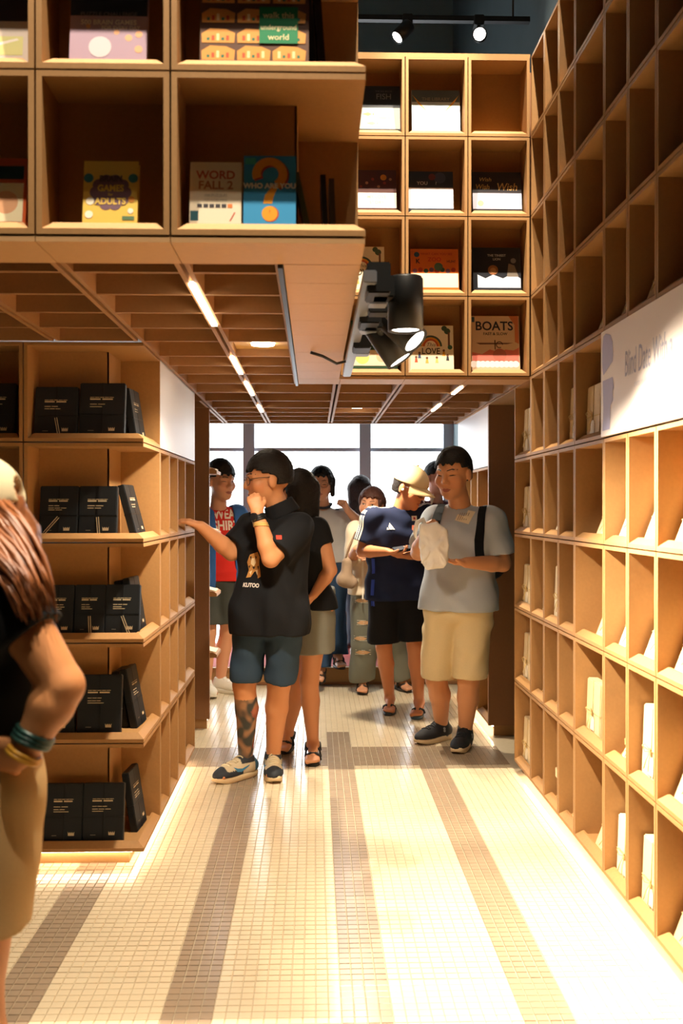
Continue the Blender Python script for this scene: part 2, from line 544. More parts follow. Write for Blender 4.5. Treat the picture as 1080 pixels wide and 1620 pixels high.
# far side units
def far_post(label, x0, x1, y):
    t = thing('end_post', label, 'post')
    box('panel', (x0, x1, y, y + .03, 0.068, 2.085), PANELW, t)
    box('foot', (x0 + .04, x1 - .02, y + .03, y + .05, 0, 0.068), WOOD, t)
    box('light_strip', (x0 + .03, x1 - .02, y + .052, y + .060, 0.05, 0.06), LED, t)
    return t
pr = far_post('brown end post of the shelves behind the man in grey', 1.095, 1.31, 6.23)
rb2 = thing('side_bookcase', 'small bookcase with white top panel between brown post and window', 'bookcase')
Y2 = [7.60, 7.25, 6.97, 6.69, 6.262]
for r in range(4):
    for ya, yb in zip(Y2, Y2[1:]):
        compartment(rb2, (1.10, ya, ZR[r]), -HALF, ya - yb, ZR[r+1] - ZR[r])
box('blank_panel', (1.10, 1.115, 6.265, 7.6, ZR[4] + .004, 2.085), WHITEP, rb2)
box('plinth', (1.17, 1.185, 6.29, 7.6, 0, .064), WOOD, rb2)
box('light_strip', (1.15, 1.162, 6.3, 7.58, .05, .06), LED, rb2)
pl2 = far_post('brown end post beside the man in the red shirt', -0.89, XL, 6.47)
for k, z in enumerate((0.46, 0.86, 1.26, 1.66)):
    lg = prism('ledge', [(XL - .2, z), (XL + .045, z), (XL + .045, z + .02), (XL + .02, z + .035), (XL - .2, z + .02)], 'y', 6.505, 6.78, WOOD, pl2)

# ------------------------------------------------------------------ books
def circ(cx, cz, r, n=18, a0=0, a1=360, r2=None):
    o = [(cx + r * math.cos(math.radians(a0 + (a1 - a0) * i / n)), cz + r * math.sin(math.radians(a0 + (a1 - a0) * i / n))) for i in range(n + (0 if a1 - a0 == 360 else 1))]
    if r2 is not None:
        o += [(cx + r2 * math.cos(math.radians(a1 + (a0 - a1) * i / n)), cz + r2 * math.sin(math.radians(a1 + (a0 - a1) * i / n))) for i in range(n + 1)]
    return o
def rect(x0, z0, x1, z1):
    return [(x0, z0), (x1, z0), (x1, z1), (x0, z1)]

def flat_art(name, shapes, parent, y=-0.0002, rough=0.4):
    """shapes: list of (polygon | ('text', str, cx, cz, size, bold, shear), colour); flat print a hair in front of a cover"""
    V = []; Fs = []; MI = []; mats = []; cols = []
    for k, (sh, colr) in enumerate(shapes):
        if colr not in cols:
            cols.append(colr); mats.append(mat(colr, rough, 'print'))
        mi = cols.index(colr)
        yy = y - 0.00003 * k
        if sh[0] == 'text':
            vs, fs = text_mesh(sh[1], sh[4], sh[5] if len(sh) > 5 else 0.0, 'CENTER', sh[6] if len(sh) > 6 else 0.0, sh[7] if len(sh) > 7 else 1.0)
            n = len(V)
            V += [(sh[2] + v[0], yy, sh[3] + v[1]) for v in vs]
            for f in fs:
                Fs.append(tuple(n + i for i in f)); MI.append(mi)
        else:
            n = len(V)
            V += [(p[0], yy, p[1]) for p in sh]
            Fs.append(tuple(range(n, n + len(sh)))); MI.append(mi)
    me = bpy.data.meshes.new(name); me.from_pydata(V, [], Fs); me.polygons.foreach_set('material_index', MI)
    return link(name, me, mats, parent)

PAGES = mat((236, 228, 206), 0.8, 'paper_pages', bump=0.1, scale=300)
def book(label, w, h, t, cover, loc, lean, rotz=0.0, art=(), text=(), group=None, cat='book', name='book', roll=0.0, rough=0.35, lift=None):
    """stands on its bottom edge; front cover faces local -y; leans back by `lean` degrees"""
    # the lip of the shelf covers the foot of the cover, so the print starts above it
    if lift is None: lift = .04 if group == 'picture books on the bridge bookcase' else .028
    h = h + lift
    art = [([(p[0], p[1] + lift) for p in sh], c_) for sh, c_ in art]
    text = [(a[0], a[1], a[2] + lift) + tuple(a[3:]) for a in text]
    o = thing(name, label, cat, loc, (math.radians(-lean), math.radians(roll), rotz), group)
    bm = bmesh.new()
    add_box(bm, -w/2, w/2, 0, .0025, 0, h)
    add_box(bm, -w/2, w/2, t - .0025, t, 0, h)
    add_box(bm, -w/2, -w/2 + .003, .0025, t - .0025, 0, h)
    link('cover', bm_mesh(bm, 'cover'), mat(cover, rough, 'cover_print'), o)
    box('pages', (-w/2 + .003, w/2 - .004, .0025, t - .0025, .003, h - .003), PAGES, o)
    if art: flat_art('cover_art', list(art), o)
    for a in text: flat_art('lettering', [(('text',) + tuple(a[:-1]), a[-1])], o, y=-0.0005 - 0.00003 * len(art))
    return o

# black wrapped books in the low corner bookcase
DK = mat((30, 35, 40), 0.5, 'black_wrap', var=0.2, scale=14, bump=0.06)
CRM = (222, 205, 170)
_dark = {}
def dark_parts(w, h, t, seed):
    k = (w, h, t, seed)
    if k in _dark: return _dark[k]
    rr = random.Random(seed)
    bm = bmesh.new(); add_box(bm, -w/2, w/2, 0, t, 0, h)
    bmesh.ops.bevel(bm, geom=bm.edges[:], offset=.003, segments=2, affect='EDGES')
    wrap = bm_mesh(bm, 'wrapping'); wrap.materials.append(DK)
    # folded band that crosses the cover
    bb_ = bmesh.new()
    add_box(bb_, -w/2 - .0008, w/2 + .0008, -.0009, t + .0009, h*.43, h*.445)
    add_box(bb_, -.004, .004, -.0009, .0005, 0.001, h * .999)
    band = bm_mesh(bb_, 'band'); band.materials.append(mat((24, 28, 32), 0.4, 'black_band'))
    sh = []
    x = -w*.27
    for row, (z, hh, n) in enumerate(((h*.735, .0022, 5), (h*.695, .0055, 2), (h*.61, .0028, rr.choice((2, 3))), (h*.565, .0028, rr.choice((1, 2, 3))), (h*.53, .0026, rr.choice((0, 1, 2))))):
        cx = -w*.27; span = w*.54 * (1 if row < 2 else rr.uniform(.5, .95))
        for q in range(n):
            ww = span / n * .86
            sh.append((rect(cx, z, cx + ww, z + hh), CRM)); cx += span / n
    sh.append((rect(-w*.3, h*.14, -w*.17, h*.15), (150, 140, 120)))
    cx, cz = w*.22, h*.14
    sh.append(([(cx-.012, cz), (cx+.012, cz), (cx+.013, cz+.016), (cx+.008, cz+.009), (cx+.004, cz+.015), (cx, cz+.009), (cx-.004, cz+.015), (cx-.008, cz+.009), (cx-.013, cz+.016)], CRM))
    _dark[k] = (wrap, band, sh, rr)
    return _dark[k]
_dl = {}
def dark_book(label, loc, w=.178, h=.232, t=.03, lean=12, rotz=0.0, seed=0, strip=None):
    o = thing('wrapped_book', label, 'book', loc, (math.radians(-lean), 0, rotz), 'black wrapped books in the corner bookcase')
    wrap, band, sh, rr = dark_parts(w, h, t, seed)
    link('wrapping', wrap, None, o); link('band', band, None, o)
    k = (w, h, t, seed)
    if k in _dl:
        link('lettering', _dl[k], None, o)
    else:
        _dl[k] = flat_art('lettering', sh, o, y=-.0011).data
    if strip:
        a = math.radians(strip); cx, cz = 0.0, h * .40
        d = (math.sin(a), -math.cos(a)); n = (d[1], -d[0])
        for off in (-.004, .004):
            p = [(cx + n[0]*(off-.0016), cz + n[1]*(off-.0016)), (cx + n[0]*(off+.0016), cz + n[1]*(off+.0016))]
            q = [(b[0] + d[0]*.085, b[1] + d[1]*.085) for b in p]
            flat_art('ribbon_end', [([p[0], p[1], q[1], q[0]], CRM)], o, y=-.002)
    return o

def shelf_top(r): return ZR[r] + GP + BT
rows_named = ['bottom shelf', 'second shelf up', 'middle shelf', 'fourth shelf up', 'top shelf']
yb = YL + .05
def px_x(px, y): return at(px, 800, y).x
spec = {   # row: (pixel centre, width, height, seed, ribbon)
    4: [(87, .172, .215, 1, 12), (160, .182, .232, 2, None)],
    3: [(91, .153, .213, 3, -40), (153, .153, .213, 4, 6)],
    2: [(90, .122, .212, 5, None), (140, .122, .212, 6, 4), (192, .138, .212, 7, 22)],
    1: [(83, .165, .240, 8, None), (155, .176, .246, 9, None)],
    0: [(98, .150, .238, 10, None), (161, .164, .238, 11, None)],
}
ordn = ['first', 'second', 'third']
for r, lst in spec.items():
    for i, (px, w, h, sd, st) in enumerate(lst):
        left = ('black wrapped book facing out, %s, %s the leaning one' % (rows_named[r], 'farther from' if i < len(lst) - 1 else 'closest to'))
        if len(lst) == 3 and i == 0: left = 'black wrapped book on the middle shelf, beside the long brown hair'
        if len(lst) == 3 and i == 1: left = 'narrow black wrapped book in the middle of three on the middle shelf'
        y = yb + .004 * i
        dark_book(left, (px_x(px, y), y, shelf_top(r) + .001), w, h, .034, 9, 0, sd, st)
# books turned to the side opening, leaning
yside = 4.26
for r, (n, h) in {4: (2, .226), 3: (1, .228), 2: (2, .232), 1: (2, .252), 0: (1, .252)}.items():
    for i in range(n):
        lab = 'black wrapped book leaning sideways at the corner, %s%s' % (rows_named[r], '' if n == 1 else (', outer of two' if i == 0 else ', inner of two'))
        dark_book(lab, (XL - .052 - .040 * i, yside + .02 * i, shelf_top(r) + .001), .165, h - .012 * i, .03, (9, 14, 10, 15, 17)[r] if n == 1 else 9 + 2 * (r == 1), HALF + math.radians(-4), 20 + r + i, None)
# one more in the neighbouring compartment, cut by the picture edge
dark_book('black wrapped book in the compartment next to the corner one, top shelf', (px_x(-8, yb), yb, shelf_top(4) + .001), .15, .23, .034, 9, 0, 31)

# books on the overhead bookcase
GA = 'books on the overhead bookcase'
yu = YU + .045
def ux(px): return at(px, 300, yu).x
z5, z6 = shelf_top(5) + .001, shelf_top(6) + .001
Y_, PUR, WHT = (226, 190, 92), (120, 92, 104), (240, 232, 214)
w, h = .135, .160
sc_ = []
for i in range(10):
    a = math.radians(36 * i)
    sc_.append((circ(.0 + .036 * math.cos(a), .078 + .032 * math.sin(a), .016, 12), PUR))
book('yellow puzzle book with a plum badge reading brain games, alone in its compartment', w, h, .022, Y_, (ux(173), yu, z5), 8, group=GA,
     art=sc_ + [(circ(0, .078, .040, 20), PUR), (circ(-.05, .055, .010), WHT), (circ(.052, .06, .008), (215, 140, 60)), (circ(-.055, .115, .012), (60, 120, 130)), (circ(.055, .115, .012), (60, 120, 130)), (circ(-.052, .02, .010), WHT), (rect(.03, .006, .06, .016), (90, 120, 90)), (circ(.05, .03, .007), WHT)],
     text=[('BRAIN', 0, .113, .022, .0008, 0, .9, (90, 74, 80)), ('GAMES', 0, .088, .023, .0008, 0, .9, Y_), ('for', 0, .072, .010, .0002, 0, 1, Y_), ('ADULTS', 0, .054, .023, .0008, 0, .9, Y_)])
book('pale puzzle book titled word fall beside the blue question mark book', .128, .160, .02, (226, 214, 190), (ux(340), yu, z5), 8, group=GA,
     art=[(rect(-.062, .006, -.042, .032), (40, 84, 96))] + [(rect(-.045 + .015 * i, .040, -.033 + .015 * i, .050), (60, 56, 60) if i < 5 else (214, 120, 60)) for i in range(6)] + [([(.035, .006), (.038, .006), (.050, .028), (.047, .028)], (190, 60, 50))],
     text=[('WORD', 0, .125, .030, .0008, 0, 1, (186, 96, 80)), ('FALL 2', 0, .098, .030, .0008, 0, 1, (176, 120, 90)), ('100 PUZZLES', 0, .072, .010, 0, 0, 1, (150, 140, 124)), ('FOR WORD FANS', 0, .060, .007, 0, 0, 1, (150, 140, 124))])
OR = (226, 150, 36); BL = (58, 140, 190)
qm = [(circ(0, .130, .044, 24, 200, -60, .022), OR)]
qm_sh = [(circ(.004, .126, .044, 24, 200, -60, .022), (170, 60, 40))]
book('bright blue book with a big orange question mark on its cover', .130, .178, .024, BL, (ux(426), yu, z5), 8, group=GA,
     art=qm_sh + qm + [([(.008, .100), (.026, .112), (.010, .070), (.006, .052), (-.016, .052), (-.012, .074)], OR), (circ(.002, .025, .021, 22), (176, 70, 40)), (circ(0, .026, .0195, 22), OR), (rect(-.062, .155, -.035, .172), (70, 160, 160))],
     text=[('WHO ARE YOU', 0, .098, .0185, .0009, 0, 1, (244, 240, 232)), ('?', 0, .030, .012, .0002, 0, 1, (176, 80, 40))])
# spines in the corner, seen edge on
for i, (px, tl, cc, nm) in enumerate(((497, 12, (84, 90, 60), 'olive'), (520, 3, (36, 38, 44), 'black'), (531, 2, (70, 66, 64), 'grey'))):
    yy = YU + .22
    book('thin %s book turned to the side opening beside the blue question mark book' % nm, .15, .165 - .01 * i, .014, cc, (at(px, 300, yy).x, yy, z5), tl, HALF, group=GA)
book('orange and teal book cut by the picture edge, next to the brain games compartment', .14, .165, .02, (196, 86, 40), (ux(-6), yu, z5), 8, group=GA,
     art=[(rect(-.07, .11, .062, .145), (40, 60, 60)), (rect(-.07, .0, .062, .10), (238, 226, 190)), (circ(.02, .05, .03), (226, 170, 130))])
book('purple book of five hundred brain games with soft lights on its cover', .19, .24, .022, (176, 150, 168), (ux(170), yu, z6), 8, group=GA,
     art=[(rect(-.095, .118, .095, .24), (38, 36, 44))] + [(circ(x, z, r), (226, 170, 130)) for x, z, r in ((.05, .06, .009), (.02, .075, .007), (.075, .07, .009), (.075, .03, .010), (-.05, .09, .006), (-.02, .02, .012))] + [(circ(-.02, .035, .028), (214, 200, 206))],  # dark rect paints the shelf board's shade on the upper half
     text=[('500 BRAIN GAMES', 0, .100, .018, .0004, 0, .95, (240, 226, 210)), ('FOR EVERY DAY', .03, .086, .013, .0003, 0, 1, (240, 226, 210)), ('PUZZLE CHALLENGE', 0, .122, .015, .0002, 0, 1, (120, 112, 116))])
und = [(rect(-.135, .0, .135, .31), (92, 62, 48))]
for z0 in (.0, .045, .098, .150):
    for i in range(3):
        x0 = -.13 + .088 * i
        und.append(([(x0, z0 + .004), (x0 + .08, z0 + .004), (x0 + .082, z0 + .030), (x0 + .06, z0 + .040), (x0 + .02, z0 + .042), (x0 - .001, z0 + .028)], (216, 150, 74)))
        for q in range(5):
            und.append((rect(x0 + .012 + .012 * q, z0 + .010, x0 + .019 + .012 * q, z0 + .018 + .010 * ((q * 7 + i) % 3) / 2), ((50, 110, 84), (190, 80, 50), (236, 214, 160))[(q + i) % 3]))
und += [(rect(.012, .048, .108, .145), (26, 122, 78))]
book('large orange picture book of burrows with a green title label', .27, .31, .02, (200, 130, 70), (ux(402), yu, z6), 7, group=GA, art=und,
     text=[('walk this', .06, .122, .022, .0003, 0, 1, (214, 206, 160)), ('underground', .06, .090, .019, .0003, 0, .9, (214, 206, 160)), ('world', .06, .064, .022, .0003, 0, 1, (214, 206, 160))])
for i, px in enumerate((503, 517)):
    yy = YU + .22
    book('tall dark book turned to the side opening above the %s compartment' % ('question mark book' if i == 0 else 'thin olive book'), .17, .27, .018, (26 + 10 * i, 26, 30), (at(px, 60, yy).x, yy, z6), 4, HALF, group=GA)
book('pale book cut by the picture edge above the orange and teal book', .16, .22, .02, (222, 206, 196), (ux(-4), yu, z6), 8, group=GA,
     art=[(rect(-.08, .10, .08, .22), (60, 44, 44)), (rect(-.07, .01, .06, .06), (222, 216, 150)), ([(-.05, .02), (.05, .05), (.045, .055), (-.05, .03)], (250, 240, 230))])  # first rect is shade painted over the upper half

# picture books on the bridge; some covers have lit lower halves painted pale
GB = 'picture books on the bridge bookcase'
yk = YB + .055
def kx(px): return at(px, 400, yk).x
def kz(r): return shelf_top(r) + .001
RAIN = [(circ(0, .105, .058, 20, 0, 180, .048), (70, 90, 80)), (circ(0, .105, .048, 20, 0, 180, .039), (226, 150, 60)), (circ(0, .105, .039, 20, 0, 180, .030), (200, 90, 60))]
PPL = []
for i, (x, cc) in enumerate(((-.075, (200, 90, 60)), (-.058, (70, 84, 120)), (-.02, (230, 180, 90)), (.03, (226, 200, 120)), (.066, (220, 160, 50)), (.085, (60, 60, 66)))):
    z = (.02, .042, .016, .018, .055, .030)[i]
    PPL += [([(x - .008, z), (x + .008, z), (x + .005, z + .022), (x - .005, z + .022)], cc), (circ(x, z + .028, .0065, 10), (120, 80, 60))]
CORN = [(circ(.085, .185, .016), (70, 90, 70)), (circ(.07, .20, .014), (70, 90, 70)), (rect(.088, .10, .098, .18), (120, 84, 70)), (circ(-.1, .17, .012), (190, 170, 140)), (circ(.098, .10, .012), (60, 100, 80))]
def love(label, loc):
    book(label, .232, .215, .018, (240, 228, 200), loc, 9, group=GB, art=RAIN + PPL + CORN,
         text=[('This', .0, .113, .028, 0, .3, 1, (110, 96, 84)), ('LOVE', 0, .078, .046, .0005, 0, .85, (44, 38, 36))])
love('cream rainbow picture book titled love on the lowest bridge shelf', (kx(682), yk, kz(5)))
love('cream rainbow picture book titled love beside the overhead bookcase, one shelf higher', (kx(572), yk, kz(6)))
book('picture book with big boats title and pink waves on its cover', .245, .268, .02, (224, 196, 160), (kx(785), yk, kz(5)), 9, group=GB,
     art=[([(-.12, .03), (.12, .02), (.12, .10), (.09, .085), (.05, .09), (.02, .075), (-.03, .09), (-.07, .065), (-.12, .075)], (220, 120, 106)), (circ(.02, .06, .035, 14), (190, 110, 96))] + [(circ(-.115 + .024 * i, .012, .018, 12), (248, 240, 236)) for i in range(10)] + [([(.07, .268), (.12, .268), (.12, .12), (.10, .13), (.10, .22)], (214, 130, 90)), (rect(-.12, .235, -.105, .262), (60, 100, 130)), ([(-.10, .125), (.09, .125), (.06, .118), (-.08, .116)], (120, 84, 76)), (rect(-.005, .09, .0, .14), (60, 40, 40)), (circ(.02, .115, .018, 14, 0, 300, .014), (60, 40, 40))],
     text=[('BOATS', -.005, .212, .066, .0012, 0, .95, (44, 50, 66)), ('FAST & SLOW', 0, .172, .020, .0004, 0, 1, (70, 66, 70))])
book('green picture book with a yellow title reading in a fix', .235, .24, .02, (52, 76, 56), (kx(592), yk, kz(5)), 9, group=GB,
     art=[(rect(-.117, .002, .117, .085), (240, 222, 190)), (circ(-.06, .045, .035), (226, 222, 120)), (circ(.04, .05, .03), (244, 190, 150)), (circ(-.08, .105, .008), (190, 70, 50)), (circ(.08, .10, .03), (196, 110, 70))],
     text=[('LLAMA', .0, .185, .022, .0002, 0, 1, (210, 180, 60)), ('IN A', 0, .158, .020, .0002, 0, 1, (210, 180, 60)), ('FIX!', 0, .125, .046, .0012, 0, .9, (220, 190, 60))])
book('orange picture book with jungle animals in the middle of the bridge', .245, .205, .018, (214, 110, 44), (kx(688), yk, kz(6)), 9, group=GB,
     art=[(circ(-.09, .175, .014), (60, 90, 110)), (rect(-.12, .0, .12, .075), (244, 226, 196))] + [(circ(-.10 + .028 * i, .088 + .006 * (i % 2), .012, 12), ((120, 84, 110), (170, 60, 40), (60, 90, 70))[i % 3]) for i in range(8)] + [(circ(.02, .11, .022), (84, 110, 90))],
     text=[('WHAT CAN YOU SEE', .01, .178, .017, .0003, 0, 1, (180, 70, 40)), ('ZOO', 0, .148, .030, .0006, 0, 1, (196, 70, 40)), ('K', -.085, .138, .034, .0006, 0, 1, (50, 40, 40)), ('HUH?', .085, .138, .020, .0002, 0, .9, (50, 40, 40))])
book('dark night picture book with a lion and pale icebergs', .245, .215, .018, (34, 36, 44), (kx(787), yk, kz(6)), 9, group=GB,
     art=[([(-.10, .0), (.12, .0), (.12, .05), (.08, .078), (.03, .05), (-.02, .07), (-.06, .05), (-.10, .07)], (198, 206, 224)), (circ(-.02, .095, .026), (150, 96, 60)), (circ(-.02, .092, .015), (190, 140, 90)), ([(.05, .06), (.11, .06), (.09, .12), (.06, .13)], (120, 110, 100)), (circ(.085, .145, .014), (120, 116, 116))],
     text=[('THE TINIEST', 0, .172, .017, .0003, 0, 1, (190, 184, 180)), ('LION', 0, .152, .017, .0003, 0, 1, (190, 184, 180))])
book('dark picture book with gold lettering reading wish wish wish', .25, .20, .018, (44, 40, 44), (kx(787), yk, kz(7)), 9, group=GB,
     art=[(rect(-.125, .0, .125, .085), (206, 200, 220)), (circ(-.085, .03, .016), (226, 190, 140))],  # pale rect paints in the lamp light on the lower half
     text=[('Wish', -.06, .158, .030, .0002, .2, 1, (196, 160, 96)), ('Wish', -.075, .118, .038, .0004, .2, .9, (196, 160, 96)), ('Wish', .05, .118, .056, .0005, .2, .9, (200, 164, 100))])
book('blue black picture book with its lit lower half painted pale and the word you', .235, .20, .018, (48, 52, 64), (kx(681), yk, kz(7)), 9, group=GB,
     art=[(rect(-.117, .0, .117, .112), (222, 216, 226)), (circ(.05, .165, .03), (70, 78, 100)), (circ(.01, .17, .018), (110, 60, 66))],  # lower rect stands for lamp light falling on the cover
     text=[('YOU', -.04, .135, .026, .0004, 0, 1, (206, 200, 196)), ('?', .03, .135, .022, .0004, 0, 1, (206, 200, 196))])
book('patterned maroon book with red lettering on a lower half painted as lit', .20, .205, .018, (76, 44, 40), (kx(596), yk, kz(7)), 9, group=GB,
     art=[(rect(-.10, .0, .10, .082), (240, 228, 216)), (circ(.035, .165, .016), (200, 130, 50))] + [(circ(-.08 + .03 * i, .115 + .02 * (i % 3), .008, 10), ((140, 60, 50), (170, 120, 90))[i % 2]) for i in range(6)],  # pale lower rect is lamp light put into the print colour
     text=[('MY LOVE', 0, .060, .024, .0004, 0, 1, (216, 170, 160)), ('STORY', 0, .030, .024, .0004, 0, 1, (216, 170, 160))])
book('pale blue picture book with orange corners on the top bridge shelf', .245, .215, .018, (196, 212, 222), (kx(690), yk, kz(8)), 9, group=GB,
     art=[(rect(-.122, .15, .122, .215), (84, 96, 104)), ([(-.12, .19), (-.06, .12), (-.04, .09), (-.09, .14)], (226, 160, 70)), ([(.12, .19), (.06, .12), (.04, .09), (.09, .14)], (226, 160, 70)), (circ(0, .06, .03), (236, 196, 184)), (circ(-.07, .03, .02), (230, 236, 238))],  # dark top band paints the shade under the shelf board
     text=[('THE LIBRARY', 0, .165, .024, .0004, 0, 1, (150, 140, 130))])
book('dark book about fish with its lit lower half painted silvery on the top bridge shelf', .225, .235, .018, (38, 40, 46), (kx(598), yk, kz(8)), 9, group=GB,
     art=[(rect(-.112, .0, .112, .115), (186, 186, 180))] + [([(x - .03, z), (x, z + .010), (x + .02, z), (x + .03, z + .008), (x + .03, z - .008), (x + .02, z), (x, z - .010)], cc) for x, z, cc in ((-.05, .08, (214, 140, 100)), (.03, .06, (140, 150, 140)), (-.03, .03, (160, 150, 130)))],  # silvery rect is the lit lower half, painted in
     text=[('FISH', .03, .175, .044, .0003, 0, .95, (130, 128, 124)), ('THE BIG BOOK', .03, .205, .013, 0, 0, 1, (110, 108, 106))])

# paper parcels on the right wall
KRAFT = [mat(c, 0.7, 'kraft_paper', bump=0.12, scale=40, var=0.06) for c in ((226, 206, 168), (214, 190, 146), (234, 222, 196))]
TW = mat((206, 178, 120), 0.8, 'twine')
TAGM = mat((240, 230, 208), 0.6, 'paper_tag')
def parcel_meshes(w, h, t, ki):
    bm = bmesh.new(); add_box(bm, -w/2, w/2, 0, t, 0, h)
    bmesh.ops.bevel(bm, geom=bm.edges[:], offset=.004, segments=2, affect='EDGES')
    p = bm_mesh(bm, 'paper'); p.materials.append(KRAFT[ki])
    bt = bmesh.new()
    for zz in (h * .42,):
        add_tube(bt, [(-w/2 - .001, -.001, zz), (w/2 + .001, -.001, zz), (w/2 + .001, t + .001, zz), (-w/2 - .001, t + .001, zz), (-w/2 - .001, -.001, zz)], .0016, 5)
    add_tube(bt, [(0, -.0015, 0), (0, -.0015, h), (0, t + .001, h)], .0016, 5)
    tw = bm_mesh(bt, 'twine'); tw.materials.append(TW)
    bo = bmesh.new()
    for s in (-1, 1):
        add_tube(bo, [(0, -.003, h*.42), (s*.020, -.016, h*.42 + .022), (s*.038, -.020, h*.42 + .012), (s*.030, -.014, h*.42 - .006), (0, -.004, h*.42)], .0018, 5)
        add_tube(bo, [(0, -.004, h*.42), (s*.012, -.014, h*.42 - .03), (s*.022, -.018, h*.42 - .062)], .0018, 5)
    b = bm_mesh(bo, 'bow'); b.materials.append(TW)
    bg_ = bmesh.new(); add_prism(bg_, [(-.028, h*.10), (.028, h*.10), (.028, h*.30), (.018, h*.345), (-.018, h*.345), (-.028, h*.30)], 'y', -.0035, -.002)
    tg = bm_mesh(bg_, 'gift_tag'); tg.materials.append(TAGM)
    return p, tw, b, tg
_pc = {}
def parcel(label, loc, w, h, t, lean, ki, rotz=-HALF):
    k = (w, h, t, ki)
    if k not in _pc: _pc[k] = parcel_meshes(*k)
    o = thing('paper_parcel', label, 'parcel', loc, (math.radians(-lean), 0, rotz), 'paper wrapped books on the right wall')
    for nm, me in zip(('paper', 'twine', 'bow', 'gift_tag'), _pc[k]): link(nm, me, None, o)
    return o
PR = {  # row: {column: kind}  u upright thick, l leaning, s small leaning
    0: {0: 'u', 2: 's', 3: 's', 4: 'l', 5: 'u', 6: 'u', 7: 'l'},
    1: {0: 'u', 1: 's', 2: 's', 4: 'u', 5: 's', 6: 'u', 7: 'l'},
    2: {0: 'u', 1: 's', 2: 'u', 4: 'l', 5: 'l', 6: 'l', 7: 'l'},
    3: {0: 'u', 2: 'l', 4: 'l', 5: 'l', 6: 'l', 7: 'l'},
    4: {0: 'u', 3: 'u', 4: 'u'},
    5: {2: 's', 3: 'l', 4: 'l', 5: 'l', 6: 'l'},
}
rn = ['lowest row', 'second row up', 'third row up', 'fourth row up', 'row beside the sign', 'row above the sign']
cn = ['at the far end column', 'in the second column from the far end', 'in the third column from the far end', 'in the fourth column', 'in the wide fifth column', 'in the sixth column from the far end', 'in the seventh column from the far end', 'in the eighth column from the far end']
for r, d in PR.items():
    for cidx, kd in d.items():
        ya, yb_ = YC[cidx], YC[cidx + 1]
        yc = (ya + yb_) / 2; wid = ya - yb_ - 2 * BT - 4 * GP
        z = shelf_top(r) + .001
        ki = (r * 3 + cidx) % 3
        if kd == 'u':
            w_ = min(.19, wid - .03); h_ = (.235, .25, .22)[(r + cidx) % 3]
            parcel('upright paper parcel, %s, %s' % (rn[r], cn[cidx]), (XR + .040, ya - BT - GP - .014 - w_ / 2, z), w_, h_, .045, 2, ki)
        elif kd == 'l':
            w_ = min(.23, wid - .03); h_ = (.235, .215, .25)[(r + cidx) % 3]
            parcel('leaning paper parcel, %s, %s' % (rn[r], cn[cidx]), (XR + .038, yb_ + BT + GP + .012 + w_ / 2, z), w_, h_, .020, 21, ki)
        else:
            w_ = .11; h_ = .15
            parcel('small leaning paper parcel, %s, %s' % (rn[r], cn[cidx]), (XR + .040, ya - BT - GP - .06 - w_ / 2, z), w_, h_, .022, 24, ki)
fc = thing('paper_card', 'stray kraft paper card lying across the lowest row in the third column', 'card', (XR + .07, 4.545, shelf_top(0) + .001))
bmc = bmesh.new(); add_box(bmc, -.03, .05, -.075, .075, 0.10, 0.145); bmesh.ops.bevel(bmc, geom=bmc.edges[:], offset=.003, segments=1, affect='EDGES')
link('card', bm_mesh(bmc), KRAFT[0], fc)
box('card_leg', (-.01, .0, -.06, .06, 0, 0.10), KRAFT[1], fc)

# few dark and pale books in the far side bookcase and on the left post
parcel('dull paper wrapped book low in the side bookcase by the post', (1.14, 6.42, shelf_top(0) + .001), .17, .22, .03, 14, 1)
k_ = mat((230, 228, 232), 0.5, 'white_paper')
for k, z in enumerate((0.46, 0.86, 1.26, 1.66)):
    b = thing('booklet', 'pale booklet on the post ledge %s' % ('near the floor', 'at knee height', 'at elbow height', 'at head height')[k], 'booklet', (XL - .02, 6.62, z + .032), (0, math.radians(14), 0), 'booklets on the left post')
    box('cover', (-.10, .055, -.09, .09, 0, .003), k_, b)
    box('pages', (-.098, .053, -.088, .088, .003, .016), PAGES, b)

# ------------------------------------------------------------------ sign on the right wall
sg = thing('sign_board', 'large white blind date sign with purple head silhouette on the right wall', 'sign')
box('panel', (XR - .012, XR + .004, 2.157, 3.703, 1.704, 2.094), mat((238, 226, 220), 0.5, 'sign_white'), sg)
fr = bpy.data.objects.new('print_frame', None)
def wall_print(name, shapes, parent, y0, z0):
    """shapes in sign coordinates: x along the wall towards the near end, z up"""
    o = flat_art(name, shapes, parent, y=-.0005, rough=0.6)
    o.location = (XR - .0125, y0, z0); o.rotation_euler = (0, 0, -HALF)
    return o
LAV = (176, 172, 208)
wall_print('silhouette', [([(.03, .37), (.06, .375), (.12, .36), (.145, .33), (.15, .285), (.145, .262), (.03, .225), (.015, .26), (.015, .33)], LAV),
                          ([(.022, .205), (.145, .205), (.160, .165), (.145, .155), (.15, .12), (.12, .105), (.11, .02), (.02, .02), (.03, .10)], LAV)], sg, 3.70, 1.705)
wall_print('lettering', [(('text', 'Blind Date With a', .512, .225, .125, .0004, .12, .50), (176, 172, 190)), (('text', 'unwrap me and read what you find inside', .56, .150, .034, 0, 0, .62), (212, 206, 212))], sg, 3.70, 1.705)
bpy.data.objects.remove(fr)

